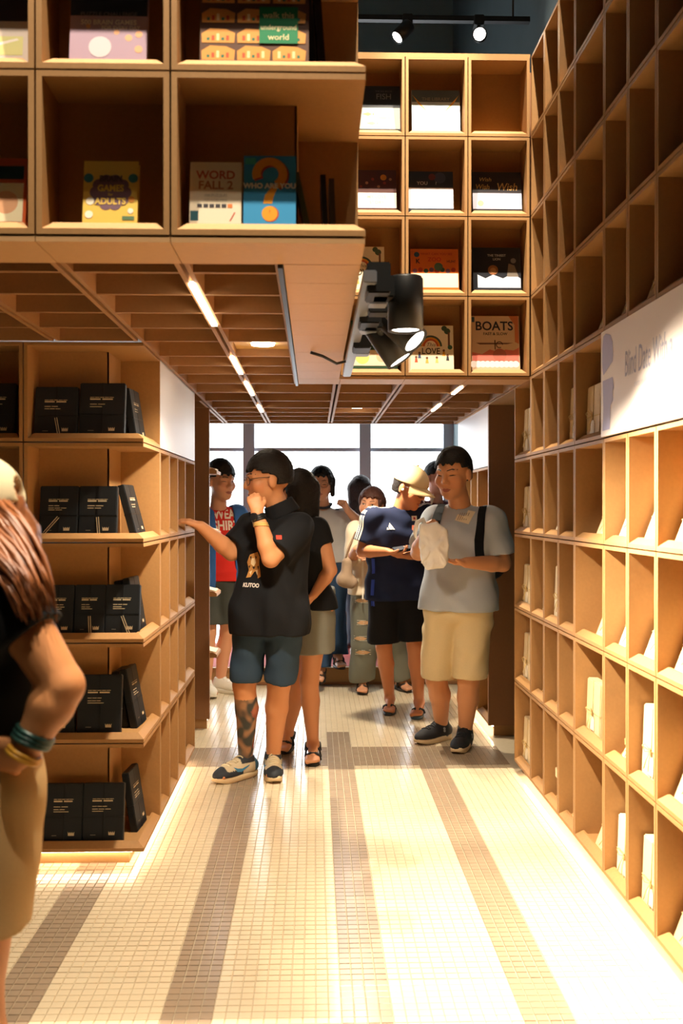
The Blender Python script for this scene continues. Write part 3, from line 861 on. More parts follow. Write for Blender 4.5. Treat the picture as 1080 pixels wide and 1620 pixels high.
# ------------------------------------------------------------------ spotlights
def track_spot(name, label, head, target, watts, angle, length=.13, r=.05, stem_top=None, color=WARM, blend=.5, lens=12.0, group=None, bracket=True):
    t = thing(name, label, 'spotlight', head, (0, 0, 0), group)
    d = (Vector(target) - Vector(head)).normalized()
    q = d.to_track_quat('-Z', 'Y').to_euler()
    h = lathe('housing', [(r * .2, length * .5), (r * .92, length * .5), (r, length * .46), (r, -length * .5), (r * .86, -length * .5), (r * .82, -length * .42)], BLACK, t)
    h.rotation_euler = q
    ln = lathe('lens', [(r * .80, -length * .465), (r * .80, -length * .44)], mat((255, 250, 240), 0.3, 'lamp_lens', emit=(1.0, 0.93, 0.82), estr=lens), t)
    ln.rotation_euler = q
    if stem_top is not None:
        s = Vector(stem_top) - Vector(head)
        tube('bracket', [Vector((0, 0, 0)) + d * -length * .2, s * .45 + Vector((0, 0, 0)), s], .012, BLACK, t)
        box('adapter', (s.x - .03, s.x + .03, s.y - .04, s.y + .04, s.z - .03, s.z + .03), BLACK, t, .004)
    if watts:
        p = Vector(head) + d * (length * .5 + .012)
        spot_light(p, Vector(p) + d, watts, angle, blend, color, r * .5)
    return t

# rail on the side of the overhead bookcase with three lamps
rail = thing('lamp_rail', 'grey metal lamp rail on the underside edge of the overhead bookcase', 'rail')
GREYM = mat((150, 156, 166), 0.35, 'grey_metal', metal=0.6)
box('rail_profile', (XU + .008, XU + .045, 2.70, 4.65, 2.05, 2.085), GREYM, rail, .003)
for y in (2.80, 3.25, 3.75):
    box('black_connector', (XU + .02, XU + .085, y - .07, y + .07, 2.03, 2.115), BLACK, rail, .004)
    box('grey_connector', (XU + .03, XU + .088, y + .075, y + .15, 2.03, 2.10), GREYM, rail, .004)
tube('power_cable', [(XU + .02, 4.2, 2.06), (XU - .03, 4.22, 2.05), (XU - .09, 4.12, 2.066), (XU - .14, 4.10, 2.078)], .006, BLACK, rail)
track_spot('rail_spotlight', 'black cylinder spotlight hanging straight down from the rail', (0.262, 2.86, 2.025), (0.275, 2.87, 0.0), 70, 100, .155, .051, (XU + .07, 2.82, 2.06), blend=.8)
track_spot('rail_spotlight', 'black cylinder spotlight tilted to the right wall at the far end of the rail', (0.252, 3.40, 2.005), (0.80, 3.30, 1.175), 370, 100, .155, .05, (XU + .07, 3.30, 2.06), blend=.9)
track_spot('rail_spotlight', 'black cylinder spotlight tilted sideways, partly behind the straight one', (0.283, 3.28, 2.035), (1.085, 2.80, 1.15), 270, 95, .155, .05, (XU + .07, 3.05, 2.06), blend=.8)

# ceiling track behind the bridge with two lamps in view
tr = thing('ceiling_track', 'black ceiling track running across the dark ceiling behind the bridge', 'rail')
box('track', (-2.0, 1.3, 5.98, 6.02, 4.37, 4.40), BLACK, tr)
for x in (-1.5, 0.2, 1.2): tube('hanger', [(x, 6.0, 4.40), (x, 6.0, 6.6)], .006, BLACK, tr)
GC = 'track lamps behind the bridge'
track_spot('track_spotlight', 'black track lamp above the bridge tilted sideways', (0.53, 5.95, 4.285), (0.20, 5.83, 3.90), 25, 70, .12, .042, (0.56, 6.0, 4.37), lens=25)
track_spot('track_spotlight', 'glaring track lamp above the bridge aimed at the aisle', (0.99, 5.95, 4.27), (0.2, 1.5, 2.6), 25, 50, .12, .042, (0.99, 6.0, 4.37), lens=180)

# ceiling tracks over the aisle (above the frame): they wash the bridge, the overhead bookcase and the floor
tr2 = thing('ceiling_track', 'black ceiling track high over the front of the bridge', 'rail')
box('track', (-2.2, 1.2, 4.03, 4.07, 6.0, 6.04), BLACK, tr2)
tr3 = thing('ceiling_track', 'black ceiling track high over the entrance of the aisle', 'rail')
box('track', (-2.2, 1.2, 1.68, 1.72, 6.0, 6.04), BLACK, tr3)
for tt, yy in ((tr2, 4.05), (tr3, 1.7)):
    for x in (-1.8, 0.9): tube('hanger', [(x, yy, 6.04), (x, yy, 6.6)], .006, BLACK, tt)
GC = 'track lamps high over the aisle'
for x, tx, wh in ((0.25, 0.30, 'nearer the overhead bookcase'), (0.85, 0.90, 'nearer the right wall')):
    track_spot('track_spotlight', 'black track lamp aimed at the bridge bookcase, ' + wh, (x, 4.10, 5.86), (tx, 5.0, 2.75), 1100, 33, .15, .055, (x, 4.05, 6.0), group=GC, blend=.35)
for x, tx, wh in ((-0.9, -0.75, 'far from the aisle'), (0.25, -0.10, 'over the aisle')):
    track_spot('track_spotlight', 'black track lamp aimed at the overhead bookcase, ' + wh, (x, 1.76, 5.86), (tx, 2.45, 2.4), 1050, 36, .15, .055, (x, 1.7, 6.0), group=GC, blend=.6)
track_spot('track_spotlight', 'black track lamp aimed down at the aisle entrance', (0.65, 1.66, 5.86), (0.25, 2.0, 0.0), 260, 40, .15, .055, (0.65, 1.7, 6.0), blend=.8)
fill_track = thing('ceiling_track', 'added unseen ceiling track that holds the fill lamp', 'rail')  # extra track out of view, carries only the added fill lamp
box('track', (-1.6, 1.0, 0.18, 0.22, 6.0, 6.04), BLACK, fill_track)
for x in (-1.3, 0.7): tube('hanger', [(x, 0.2, 6.04), (x, 0.2, 6.6)], .006, BLACK, fill_track)
track_spot('track_spotlight', 'added unseen fill lamp aimed at the woman in the cap', (0.35, 0.24, 5.86), (-0.62, 2.0, 1.0), 560, 17, .15, .055, (0.35, 0.2, 6.0), blend=.9)  # added lamp that brightens the woman in the cap
# ------------------------------------------------------------------ people: signed distance fields turned into smooth meshes
def nrm(v):
    v = Vector(v)
    return v.normalized()

class Field:
    def __init__(self, lo, hi, vox):
        self.vox = vox
        self.lo = np.array(lo, np.float32) - 3 * vox
        n = np.ceil((np.array(hi, np.float32) + 3 * vox - self.lo) / vox).astype(int) + 1
        self.n = n
        self.ax = [self.lo[i] + vox * np.arange(n[i], dtype=np.float32) for i in range(3)]
        self.d = np.full(n, 0.25, np.float32)
    def sub(self, lo, hi, m):
        s = []
        for i in range(3):
            a = int(np.floor((lo[i] - m - self.lo[i]) / self.vox)); b = int(np.ceil((hi[i] + m - self.lo[i]) / self.vox)) + 1
            s.append(slice(max(a, 0), min(max(b, 0), self.n[i])))
        return tuple(s)
    def grid(self, s):
        return (self.ax[0][s[0]][:, None, None], self.ax[1][s[1]][None, :, None], self.ax[2][s[2]][None, None, :])
    def blend(self, s, p, k):
        d = self.d[s]
        if k <= 0:
            np.minimum(d, p, out=d); return
        h = np.maximum(k - np.abs(d - p), 0) / k
        self.d[s] = np.minimum(d, p) - h * h * k * 0.25
    def cone(self, a, b, ra, rb, k=0.02, cuts=(), sq=None):
        """round cone; cuts: (point, normal) keep the side against the normal"""
        a = np.array(a, np.float32); b = np.array(b, np.float32)
        r = max(ra, rb)
        s = self.sub(np.minimum(a, b) - r, np.maximum(a, b) + r, k + 3 * self.vox)
        x, y, z = self.grid(s)
        ba = b - a; L2 = float(ba @ ba) + 1e-9
        t = ((x - a[0]) * ba[0] + (y - a[1]) * ba[1] + (z - a[2]) * ba[2]) / L2
        np.clip(t, 0, 1, out=t)
        p = np.sqrt((x - a[0] - ba[0] * t) ** 2 + (y - a[1] - ba[1] * t) ** 2 + (z - a[2] - ba[2] * t) ** 2) - (ra + (rb - ra) * t)
        for c, n in cuts:
            p = np.maximum(p, (x - c[0]) * n[0] + (y - c[1]) * n[1] + (z - c[2]) * n[2])
        self.blend(s, p.astype(np.float32), k)
    def ell(self, c, axes, rad, k=0.01, cuts=()):
        """ellipsoid with orthonormal axes"""
        c = np.array(c, np.float32); r = max(rad)
        s = self.sub(c - r, c + r, k + 3 * self.vox)
        x, y, z = self.grid(s)
        q = []
        for ax_ in axes:
            q.append((x - c[0]) * ax_[0] + (y - c[1]) * ax_[1] + (z - c[2]) * ax_[2])
        k0 = np.sqrt(sum((q[i] / rad[i]) ** 2 for i in range(3)))
        k1 = np.sqrt(sum((q[i] / rad[i] ** 2) ** 2 for i in range(3))) + 1e-9
        p = k0 * (k0 - 1.0) / k1
        for cc, n in cuts:
            p = np.maximum(p, (x - cc[0]) * n[0] + (y - cc[1]) * n[1] + (z - cc[2]) * n[2])
        self.blend(s, p.astype(np.float32), k)
    def cut(self, c, n):
        x, y, z = self.grid((slice(None),) * 3)
        np.maximum(self.d, ((x - c[0]) * n[0] + (y - c[1]) * n[1] + (z - c[2]) * n[2]).astype(np.float32), out=self.d)
    def carve(self, a, b, ra, rb):
        a = np.array(a, np.float32); b = np.array(b, np.float32)
        x, y, z = self.grid((slice(None),) * 3)
        ba = b - a; L2 = float(ba @ ba) + 1e-9
        t = np.clip(((x - a[0]) * ba[0] + (y - a[1]) * ba[1] + (z - a[2]) * ba[2]) / L2, 0, 1)
        p = np.sqrt((x - a[0] - ba[0] * t) ** 2 + (y - a[1] - ba[1] * t) ** 2 + (z - a[2] - ba[2] * t) ** 2) - (ra + (rb - ra) * t)
        np.maximum(self.d, -p, out=self.d)
    def ripple(self, amp, freq, seed=0):
        rr = np.random.RandomState(seed)
        x, y, z = self.grid((slice(None),) * 3)
        out = 0
        for i in range(5):
            v = rr.normal(size=3); v /= np.linalg.norm(v); f = freq * rr.uniform(.6, 1.7)
            w = rr.normal(size=3); w /= np.linalg.norm(w)
            out = out + np.sin((x * v[0] + y * v[1] + z * v[2]) * f + rr.uniform(0, 6) + 1.6 * np.sin((x * w[0] + y * w[1] + z * w[2]) * f * .6))
        self.d += (amp * out / 2.2).astype(np.float32)
    def mesh(self, name):
        d = self.d; ins = d < 0
        nx, ny, nz = d.shape
        c = [ins[i:nx-1+i, j:ny-1+j, k:nz-1+k] for i in (0, 1) for j in (0, 1) for k in (0, 1)]
        cnt = sum(q.astype(np.int8) for q in c)
        act = (cnt > 0) & (cnt < 8)
        I = np.argwhere(act)
        idm = np.full(act.shape, -1, np.int32); idm[act] = np.arange(len(I))
        acc = np.zeros((len(I), 3), np.float32); num = np.zeros(len(I), np.float32)
        offs = [(i, j, k) for i in (0, 1) for j in (0, 1) for k in (0, 1)]
        for o in offs:
            for a_ in range(3):
                if o[a_]: continue
                o2 = list(o); o2[a_] = 1
                v0 = d[I[:,0]+o[0], I[:,1]+o[1], I[:,2]+o[2]]; v1 = d[I[:,0]+o2[0], I[:,1]+o2[1], I[:,2]+o2[2]]
                m = (v0 < 0) != (v1 < 0)
                t = np.where(m, v0 / np.where(m, v0 - v1, 1), 0)
                for b_ in range(3):
                    acc[:, b_] += np.where(m, o[b_] + (t if b_ == a_ else 0), 0)
                num += m
        P = (I + acc / num[:, None]) * self.vox + self.lo
        Q = []
        for a_ in range(3):
            sl0 = [slice(None)] * 3; sl1 = [slice(None)] * 3
            sl0[a_] = slice(0, -1); sl1[a_] = slice(1, None)
            A = ins[tuple(sl0)]; B = ins[tuple(sl1)]
            E = np.argwhere(A != B)
            b_, c_ = (a_ + 1) % 3, (a_ + 2) % 3
            ok = (E[:, b_] > 0) & (E[:, c_] > 0) & (E[:, b_] < d.shape[b_] - 1) & (E[:, c_] < d.shape[c_] - 1)
            E = E[ok]
            fl = A[E[:,0], E[:,1], E[:,2]]
            q = []
            for db, dc in ((-1, -1), (0, -1), (0, 0), (-1, 0)):
                G = E.copy(); G[:, b_] += db; G[:, c_] += dc
                q.append(idm[G[:,0], G[:,1], G[:,2]])
            q = np.stack(q, 1)
            q[~fl] = q[~fl][:, ::-1]
            Q.append(q)
        Q = np.concatenate(Q)
        me = bpy.data.meshes.new(name)
        me.vertices.add(len(P)); me.vertices.foreach_set('co', P.astype(np.float32).ravel())
        me.loops.add(len(Q) * 4); me.loops.foreach_set('vertex_index', Q.astype(np.int32).ravel())
        me.polygons.add(len(Q)); me.polygons.foreach_set('loop_start', np.arange(0, len(Q) * 4, 4, dtype=np.int32))
        me.polygons.foreach_set('use_smooth', np.ones(len(Q), bool))
        me.update(calc_edges=True)
        return me, P

def paint(me, P, fn, base):
    """vertex colours: fn(P, colours) edits an (n,3) array of linear colours"""
    c = np.tile(np.array(base[:3], np.float32), (len(P), 1))
    fn(P, c)
    at_ = me.color_attributes.new('Col', 'FLOAT_COLOR', 'POINT')
    at_.data.foreach_set('color', np.concatenate([c, np.ones((len(P), 1), np.float32)], 1).ravel())

def hand(f, wrist, d, n, curl, sc=1.0, side=1, spread=1.0):
    wrist = Vector(wrist); d = nrm(d); n = Vector(n); n = nrm(n - d * n.dot(d))
    s = nrm(n.cross(d)) * side
    for off, ln, k in ((.027, .070, 0), (.009, .078, 1), (-.009, .073, 2), (-.026, .058, 3)):
        off *= sc * spread; ln *= sc
        kn = wrist + d * (.078 - .004 * abs(k - 1)) * sc + s * off
        f.cone(wrist + d * .01 * sc + s * off * .55, kn, .0155 * sc, .0115 * sc, .012)
        p = kn; ang = 0.0; r = .0092 * sc
        for j, fr in enumerate((.45, .32, .23)):
            ang += curl * (0.8 if j == 0 else 1.1)
            q = p + (d * math.cos(ang) + n * math.sin(ang)) * ln * fr
            f.cone(p, q, r, r * .9, .004); p = q; r *= .9
    t0 = wrist + d * .022 * sc + s * .024 * sc
    t1 = t0 + nrm(d * .75 + s * .65 + n * .35) * .038 * sc
    t2 = t1 + nrm(d * .9 + s * .15 + n * (.3 + curl * .5)) * .030 * sc
    f.cone(t0, t1, .0145 * sc, .0105 * sc, .010)
    f.cone(t1, t2, .0105 * sc, .0085 * sc, .004)

SKIN = (210, 152, 112)
def project(name, polys, origin, u, v, n, bvh, m, parent, off=.0015, cuts=0, far=.35):
    """flat polygons (lists of 2d points, or (verts, faces)) laid onto a surface along -n"""
    bm = bmesh.new()
    for p in polys:
        if isinstance(p, tuple):
            vs = [bm.verts.new((a[0], a[1], 0)) for a in p[0]]
            for f in p[1]:
                try: bm.faces.new([vs[i] for i in f])
                except ValueError: pass
        else:
            bm.faces.new([bm.verts.new((a[0], a[1], 0)) for a in p])
    bmesh.ops.triangulate(bm, faces=bm.faces[:])
    for _ in range(cuts):
        bmesh.ops.subdivide_edges(bm, edges=bm.edges[:], cuts=1, use_grid_fill=False)
        bmesh.ops.triangulate(bm, faces=bm.faces[:])
    o_, u, v, n = Vector(origin), nrm(u), nrm(v), nrm(n)
    lastd = None
    for w in bm.verts:
        p = o_ + u * w.co.x + v * w.co.y + n * far
        h = bvh.ray_cast(p, -n, far * 2.2)
        if h[0] is not None: lastd = h[3]
        dd = h[3] if h[0] is not None else (lastd or far)
        w.co = p - n * (dd - off)
    me = bpy.data.meshes.new(name); bm.to_mesh(me); bm.free()
    return link(name, me, m, parent)

def bvh_of(me):
    return BVHTree.FromPolygons([v.co.copy() for v in me.vertices], [tuple(p.vertices) for p in me.polygons])

class Person:
    def __init__(self, label, Y0, J, head, group=None, bulk=1.0, limb=1.0, skin=SKIN, vox=.007, hands=None, ground=(0, 0), feet='shoe', hair=(24, 20, 18), paint_fn=None, slit=False):
        """J: joint -> (px, py, dy).  a = limb on the left in the picture, b = on the right.
        feet: fa/fb = (heel px, py, toe px, py) on the ground"""
        self.slit = slit; self.vox = vox; self.hair_c = hair; self.bulk = bulk
        self.J = {}
        for k, q in J.items():
            if k in ('fa', 'fb'): continue
            self.J[k] = at(q[0], q[1], Y0 + (q[2] if len(q) > 2 else 0))
        j = self.J
        self.feet = {}
        for sd, g in (('a', ground[0]), ('b', ground[1])):
            hp = J['f' + sd]
            if len(hp) == 4:
                he = on_floor(hp[0], hp[1], g); to = on_floor(hp[2], hp[3], g)
            else:                                    # heel pixel + angle (0 = towards the camera, 90 = picture right) + optional
                he = on_floor(hp[0], hp[1], g); a_ = math.radians(hp[2]); to = he + Vector((math.sin(a_), -math.cos(a_), 0))
            d = nrm(to - he)
            self.feet[sd] = (he, d, g)
            j['an' + sd] = he + d * .045 + Vector((0, 0, .085))
            if 'k' + sd not in j:
                h_, an_ = j['h' + sd], j['an' + sd]
                j['k' + sd] = h_.lerp(an_, .5) + d * .03
            else:
                kn = J['k' + sd]
                yk_ = (j['h' + sd].y + j['an' + sd].y) / 2 + (kn[2] if len(kn) > 2 else 0)
                j['k' + sd] = at(kn[0], kn[1], yk_)
        self.S = (j['sa'] + j['sb']) / 2; self.H = (j['ha'] + j['hb']) / 2
        s = j['sb'] - j['sa']; s.z = 0; self.s = nrm(s); self.fw = Vector((self.s.y, -self.s.x, 0))
        s2 = j['hb'] - j['ha']; s2.z = 0; self.s2 = nrm(s2)
        self.ws = (j['sb'] - j['sa']).length
        self.root = thing('person', label, 'person', (self.H.x, self.H.y, min(ground)), (0, 0, 0), group)
        self.inv = Matrix.Translation(-Vector((self.H.x, self.H.y, min(ground))))
        # head frame
        px, py, dy, yw, pt, rl, hs = head
        self.hs = hs
        self.hc = at(px, py, Y0 + dy)
        a_ = math.radians(yw); p_ = math.radians(pt); r_ = math.radians(rl)
        f0 = Vector((math.sin(a_), -math.cos(a_), 0)); s0 = Vector((math.cos(a_), math.sin(a_), 0)); u0 = Vector((0, 0, 1))
        f1 = f0 * math.cos(p_) - u0 * math.sin(p_); u1 = u0 * math.cos(p_) + f0 * math.sin(p_)
        self.hf = f1; self.hsd = s0 * math.cos(r_) + u1 * math.sin(r_); self.hu = u1 * math.cos(r_) - s0 * math.sin(r_)
        pts = [v for v in j.values()] + [self.hc + Vector((0, 0, .14 * hs))] + [f[0] + f[1] * .26 for f in self.feet.values()] + [f[0] - f[1] * .04 for f in self.feet.values()]
        lo = np.min([np.array(p) for p in pts], 0) - .17; hi = np.max([np.array(p) for p in pts], 0) + .17
        lo[2] = min(ground) - .01
        self.lo, self.hi = lo, hi
        # body
        f = Field(lo, hi, vox); self.torso(f, 0.0, k=.05)
        up = .048 * limb; 
        f.cone(j['neck'] - Vector((0, 0, .03)), self.hl(0, -.01, -.05), .053 * hs, .046 * hs, .025)
        for sd, side in (('a', -1), ('b', 1)):
            S_, E_, W_ = j['s' + sd], j['e' + sd], j['w' + sd]
            f.cone(S_, E_, .054 * limb, .042 * limb, .03)
            f.cone(E_, E_.lerp(W_, .3), .041 * limb, .043 * limb, .01)
            f.cone(E_.lerp(W_, .3), W_, .043 * limb, .027 * limb, .01)
            hd = (hands or {}).get(sd)
            if hd: hand(f, W_, hd[0], hd[1], hd[2], 1.0 if len(hd) < 5 else hd[4], hd[3] if len(hd) > 3 else side)
            else: hand(f, W_, W_ - E_, -self.s * side * .6 + self.fw * .2, .35, 1.0, side)
            Hh, K, A = j['h' + sd], j['k' + sd], j['an' + sd]
            f.cone(Hh, K, .088 * limb, .056 * limb, .04)
            cal = K.lerp(A, .32) - self.feet[sd][1] * .016
            f.cone(K, cal, .055 * limb, .058 * limb, .02)
            f.cone(cal, A, .056 * limb, .034 * limb, .015)
            he, d, g = self.feet[sd]
            sdv = Vector((-d.y, d.x, 0))
            zl = Vector((0, 0, g))
            b0 = Vector((he.x, he.y, g))
            lift = .024 if feet == 'bare' else .03
            f.cone(A, b0 + d * .005 + Vector((0, 0, .038 + lift - .02)), .034 * limb, .030, .02)
            f.cone(A + d * .01, b0 + d * .15 + Vector((0, 0, .026 + lift - .01)), .032, .022, .02)
            for o_, L, r in ((-.026, .20, .010), (-.014, .215, .010), (-.001, .22, .010), (.012, .222, .011), (.028, .225, .0145)):
                oo = o_ * (1 if sd == 'a' else -1)
                f.cone(b0 + d * .145 + sdv * oo * 1.0 + Vector((0, 0, .022 + lift - .01)), b0 + d * L + sdv * oo * 1.15 + Vector((0, 0, .008 + lift)), r * 1.25, r, .008 if L < .2 else .006)
        self.head(f)
        me, P = f.mesh('body')
        base = lin(skin)
        def pf(P, c):
            L = self.local(P)
            s_, f_, u_ = L[:, 0], L[:, 1], L[:, 2]
            ck = ((np.abs(s_) - .045) ** 2 + (u_ + .03) ** 2 < .028 ** 2) & (f_ > .03)
            c[ck] *= np.array([1.03, .93, .90])
            if paint_fn: paint_fn(P, c, self)
        paint(me, P, pf, base)
        self.body = self.put('body', me, mat(skin, 0.5, 'skin', vcol=True, bump=0.03, scale=150, spec=0.35))
        self.bv = bvh_of(me) if True else None
        self.faceparts()

    def put(self, name, me, m, parent=None):
        o = link(name, me, m, self.root if parent is None else parent)
        o.matrix_parent_inverse = self.inv if parent is None else Matrix.Identity(4)
        return o
    def hl(self, s, f, u):
        h = self.hs
        return self.hc + self.hsd * s * h + self.hf * f * h + self.hu * u * h
    def local(self, P):
        q = (P - np.array(self.hc, np.float32)) / self.hs
        return np.stack([q @ np.array(self.hsd, np.float32), q @ np.array(self.hf, np.float32), q @ np.array(self.hu, np.float32)], 1)
    def torso(self, f, off, k=.05, bottom=True, chest=1.0, belly=1.0):
        j = self.J; b = self.bulk; ws = self.ws
        S, H = self.S, self.H
        f.cone(j['sa'] + Vector((0, 0, -.02)), j['sb'] + Vector((0, 0, -.02)), .052 * b + off, .052 * b + off, k)
        c = S.lerp(H, .27) + self.fw * .012
        f.cone(c - self.s * ws * .28, c + self.s * ws * .28, .098 * b * chest + off, .098 * b * chest + off, k)
        c = S.lerp(H, .48)
        f.cone(c - self.s * ws * .24, c + self.s * ws * .24, .094 * b * chest + off, .094 * b * chest + off, k)
        m = nrm(self.s + self.s2)
        c = S.lerp(H, .72) + self.fw * .012 * belly
        f.cone(c - m * ws * .20, c + m * ws * .20, .096 * b * belly + off, .096 * b * belly + off, k)
        if bottom:
            f.cone(H - self.s2 * .070 + Vector((0, 0, .03)), H + self.s2 * .070 + Vector((0, 0, .03)), .104 * b + off, .104 * b + off, k)
    def head(self, f):
        h = self.hs; A = (self.hsd, self.hf, self.hu); L = self.hl
        f.ell(L(0, -.012, .028), A, (.076 * h, .094 * h, .088 * h), .012)
        f.ell(L(0, .026, -.028), A, (.066 * h, .066 * h, .075 * h), .025)
        f.ell(L(0, .050, -.078), A, (.042 * h, .042 * h, .030 * h), .025)
        f.ell(L(0, .074, -.092), A, (.020 * h, .016 * h, .016 * h), .02)
        for s in (-1, 1):
            f.ell(L(s * .040, .060, -.022), A, (.028 * h, .022 * h, .026 * h), .02)
            f.cone(L(s * .012, .086, .028), L(s * .046, .070, .026), .010 * h, .008 * h, .014)
            f.ell(L(s * .078, -.008, -.006), A, (.011 * h, .020 * h, .031 * h), .006)
        f.cone(L(0, .088, .020), L(0, .104, -.018), .008 * h, .0115 * h, .012)
        for s in (-1, 1): f.ell(L(s * .012, .094, -.024), A, (.010 * h, .011 * h, .009 * h), .006)
        f.ell(L(0, .084, -.052), A, (.024 * h, .013 * h, .007 * h), .007)
        f.ell(L(0, .081, -.065), A, (.020 * h, .013 * h, .007 * h), .007)
    def faceparts(self):
        h = self.hs
        hm = mat(self.hair_c, 0.6, 'brow')
        lip = mat((160, 92, 76), 0.5, 'lips')
        def P(name, pts, m, cu=1):
            n = self.hf
            me_o = project(name, [[(p[0] * h, p[1] * h) for p in pts]], self.hc, self.hsd, self.hu, n, self.bv, m, self.root, off=.0012, cuts=cu, far=.16)
            me_o.matrix_parent_inverse = self.inv
            return me_o
        for s in (-1, 1):
            P('eyebrow', [(s * .014, .034), (s * .034, .039), (s * .054, .032), (s * .053, .029), (s * .034, .0345), (s * .014, .029)], hm)
            if self.slit:
                P('eyelid', [(s * .015, .006), (s * .026, .0095), (s * .036, .0105), (s * .050, .006), (s * .036, .0055), (s * .026, .0050)], mat((50, 34, 28), 0.6, 'lash'))
                continue
            P('eye', [(s * .017, .008), (s * .026, .0125), (s * .036, .0135), (s * .047, .009), (s * .036, .005), (s * .026, .005)], mat((226, 216, 204), 0.3, 'eye_white'))
            ir = P('iris', [(s * .0325 + .0052 * math.cos(q * .785), .009 + .0048 * math.sin(q * .785)) for q in range(8)], mat((26, 18, 14), 0.2, 'iris'))
            for v in ir.data.vertices: v.co += self.hf * .0008
            ld = P('eyelid', [(s * .015, .008), (s * .026, .0135), (s * .036, .0148), (s * .050, .009), (s * .036, .0105), (s * .026, .0102)], mat((50, 34, 28), 0.6, 'lash'))
            for v in ld.data.vertices: v.co += self.hf * .0012
        P('lips', [(-.023, -.058), (-.010, -.051), (0, -.053), (.010, -.051), (.023, -.058), (.012, -.067), (0, -.069), (-.012, -.067)], lip)

    # ---- clothing
    def new_field(self, lo=None, hi=None, vox=None):
        return Field(self.lo if lo is None else lo, self.hi if hi is None else hi, vox or self.vox * 1.15)
    def shirt(self, colr, hem, name='t_shirt', sleeve=.62, off=.016, sleeve_r=.062, cuff_r=.066, neck=.070, ripple=.0045, seed=1, rough=0.85, mt=None, chest=1.0, belly=1.0, neck_z=.0, v=0.0, sleeves='ab', flare=.0):
        j = self.J
        f = self.new_field()
        self.torso(f, off, .06, chest=chest, belly=belly)
        b = self.bulk
        c = self.H + Vector((0, 0, -.06))
        f.cone(self.H - self.s2 * .075 + Vector((0, 0, .05)), c - self.s2 * .075, .106 * b + off + flare, .106 * b + off + flare, .05)
        f.cone(self.H + self.s2 * .075 + Vector((0, 0, .05)), c + self.s2 * .075, .106 * b + off + flare, .106 * b + off + flare, .05)
        z = Vector((0, 0, 1))
        hemz = at(self.H_px[0], hem, self.H.y).z if hem > 5 else hem
        f.cut((0, 0, hemz), (0, 0, -1))
        f.cone(j['neck'] + Vector((0, 0, -.04)), self.S + Vector((0, 0, -.05)), .062, .10, .05)
        for sd in sleeves:
            S_, E_, W_ = j['s' + sd], j['e' + sd], j['w' + sd]
            d = nrm(E_ - S_)
            if sleeve <= 1.0:
                e = S_.lerp(E_, sleeve)
                f.cone(S_, e + d * .08, sleeve_r, cuff_r + .004, .035, cuts=[(e, d)])
            else:
                e = E_.lerp(W_, sleeve - 1.0); d2 = nrm(W_ - E_)
                f.cone(S_, E_, sleeve_r, cuff_r, .035)
                f.cone(E_, e + d2 * .05, cuff_r, cuff_r * .85, .02, cuts=[(e, d2)])
        if ripple: f.ripple(ripple * 1.15, 30, seed)
        f.cut((0, 0, hemz), (0, 0, -1))
        nk = j['neck']
        up = nrm(self.hc - nk)
        f.carve(nk + up * .0 + self.fw * (.02 + v) + Vector((0, 0, neck_z)), nk + up * .25 + self.fw * .06, neck, neck * 1.25)
        me, P = f.mesh(name)
        self.shirt_me = me
        self.shirt_o = self.put(name, me, mt or mat(colr, rough, 'cloth', bump=0.05, scale=220, var=0.05, spec=0.2))
        self.shirt_bv = bvh_of(me)
        return self.shirt_o
    @property
    def H_px(self):
        return (497 + F_PX * self.H.x / self.H.y, 0)
    def trousers(self, colr, name='shorts', end=.95, r0=.108, r1=.105, r2=.09, waist=.06, ripple=.0045, seed=2, blend=.03, mt=None, rough=.85, off=.018):
        """end: 0..1 = share of the thigh, 1..2 goes on down the shin"""
        j = self.J
        hi = self.hi.copy(); hi[2] = self.H.z + .22
        f = self.new_field(hi=hi)
        b = self.bulk
        top = self.H.z + waist + .05
        f.cone(self.H - self.s2 * .07 + Vector((0, 0, .04)), self.H + self.s2 * .07 + Vector((0, 0, .04)), .106 * b + off, .106 * b + off, .04)
        f.cone(self.H - self.s2 * .06 + Vector((0, 0, .14)), self.H + self.s2 * .06 + Vector((0, 0, .14)), .098 * b + off, .098 * b + off, .04)
        f.cut((0, 0, top), (0, 0, 1))
        for sd in 'ab':
            Hh, K, A = j['h' + sd], j['k' + sd], j['an' + sd]
            if end <= 1.0:
                e = Hh.lerp(K, end); d = nrm(K - Hh)
                d = nrm(d + Vector((0, 0, -1.2)))
                f.cone(Hh, e + d * .10, r0, r1, blend, cuts=[(e, d)])
            else:
                e = K.lerp(A, end - 1.0); d = nrm(A - K)
                f.cone(Hh, K, r0, r1, blend)
                f.cone(K, e + d * .04, r1, r2, .02, cuts=[(e, nrm(d + Vector((0, 0, -1))))])
        if ripple: f.ripple(ripple, 24, seed)
        me, P = f.mesh(name)
        self.tr_me = me
        self.tr_o = self.put(name, me, mt or mat(colr, rough, 'cloth', bump=0.05, scale=200, var=0.07, spec=0.2))
        return self.tr_o
    def hair_short(self, thick=.012, fr=.045, front_u=.050, back_u=-.055, side_f=.012, name='hair', grow=0.0, mt=None, extra=None, ear_u=.01, capcut=None):
        """cap of hair: skull shell minus the face region"""
        h = self.hs; A = (self.hsd, self.hf, self.hu); L = self.hl
        lo = np.array(self.hc) - .22 * h; hi = np.array(self.hc) + .22 * h
        if extra: lo = lo - np.array([.12, .12, .45])
        f = Field(lo, hi, .006)
        f.ell(L(0, -.012, .030), A, ((.077 + thick) * h, (.095 + thick) * h, (.090 + thick + grow) * h), .0)
        f.ell(L(0, -.045, -.03), A, ((.060 + thick * .8) * h, (.050 + thick) * h, (.058) * h), .02)
        x, y, z = f.grid((slice(None),) * 3)
        rel = (x - self.hc.x, y - self.hc.y, z - self.hc.z)
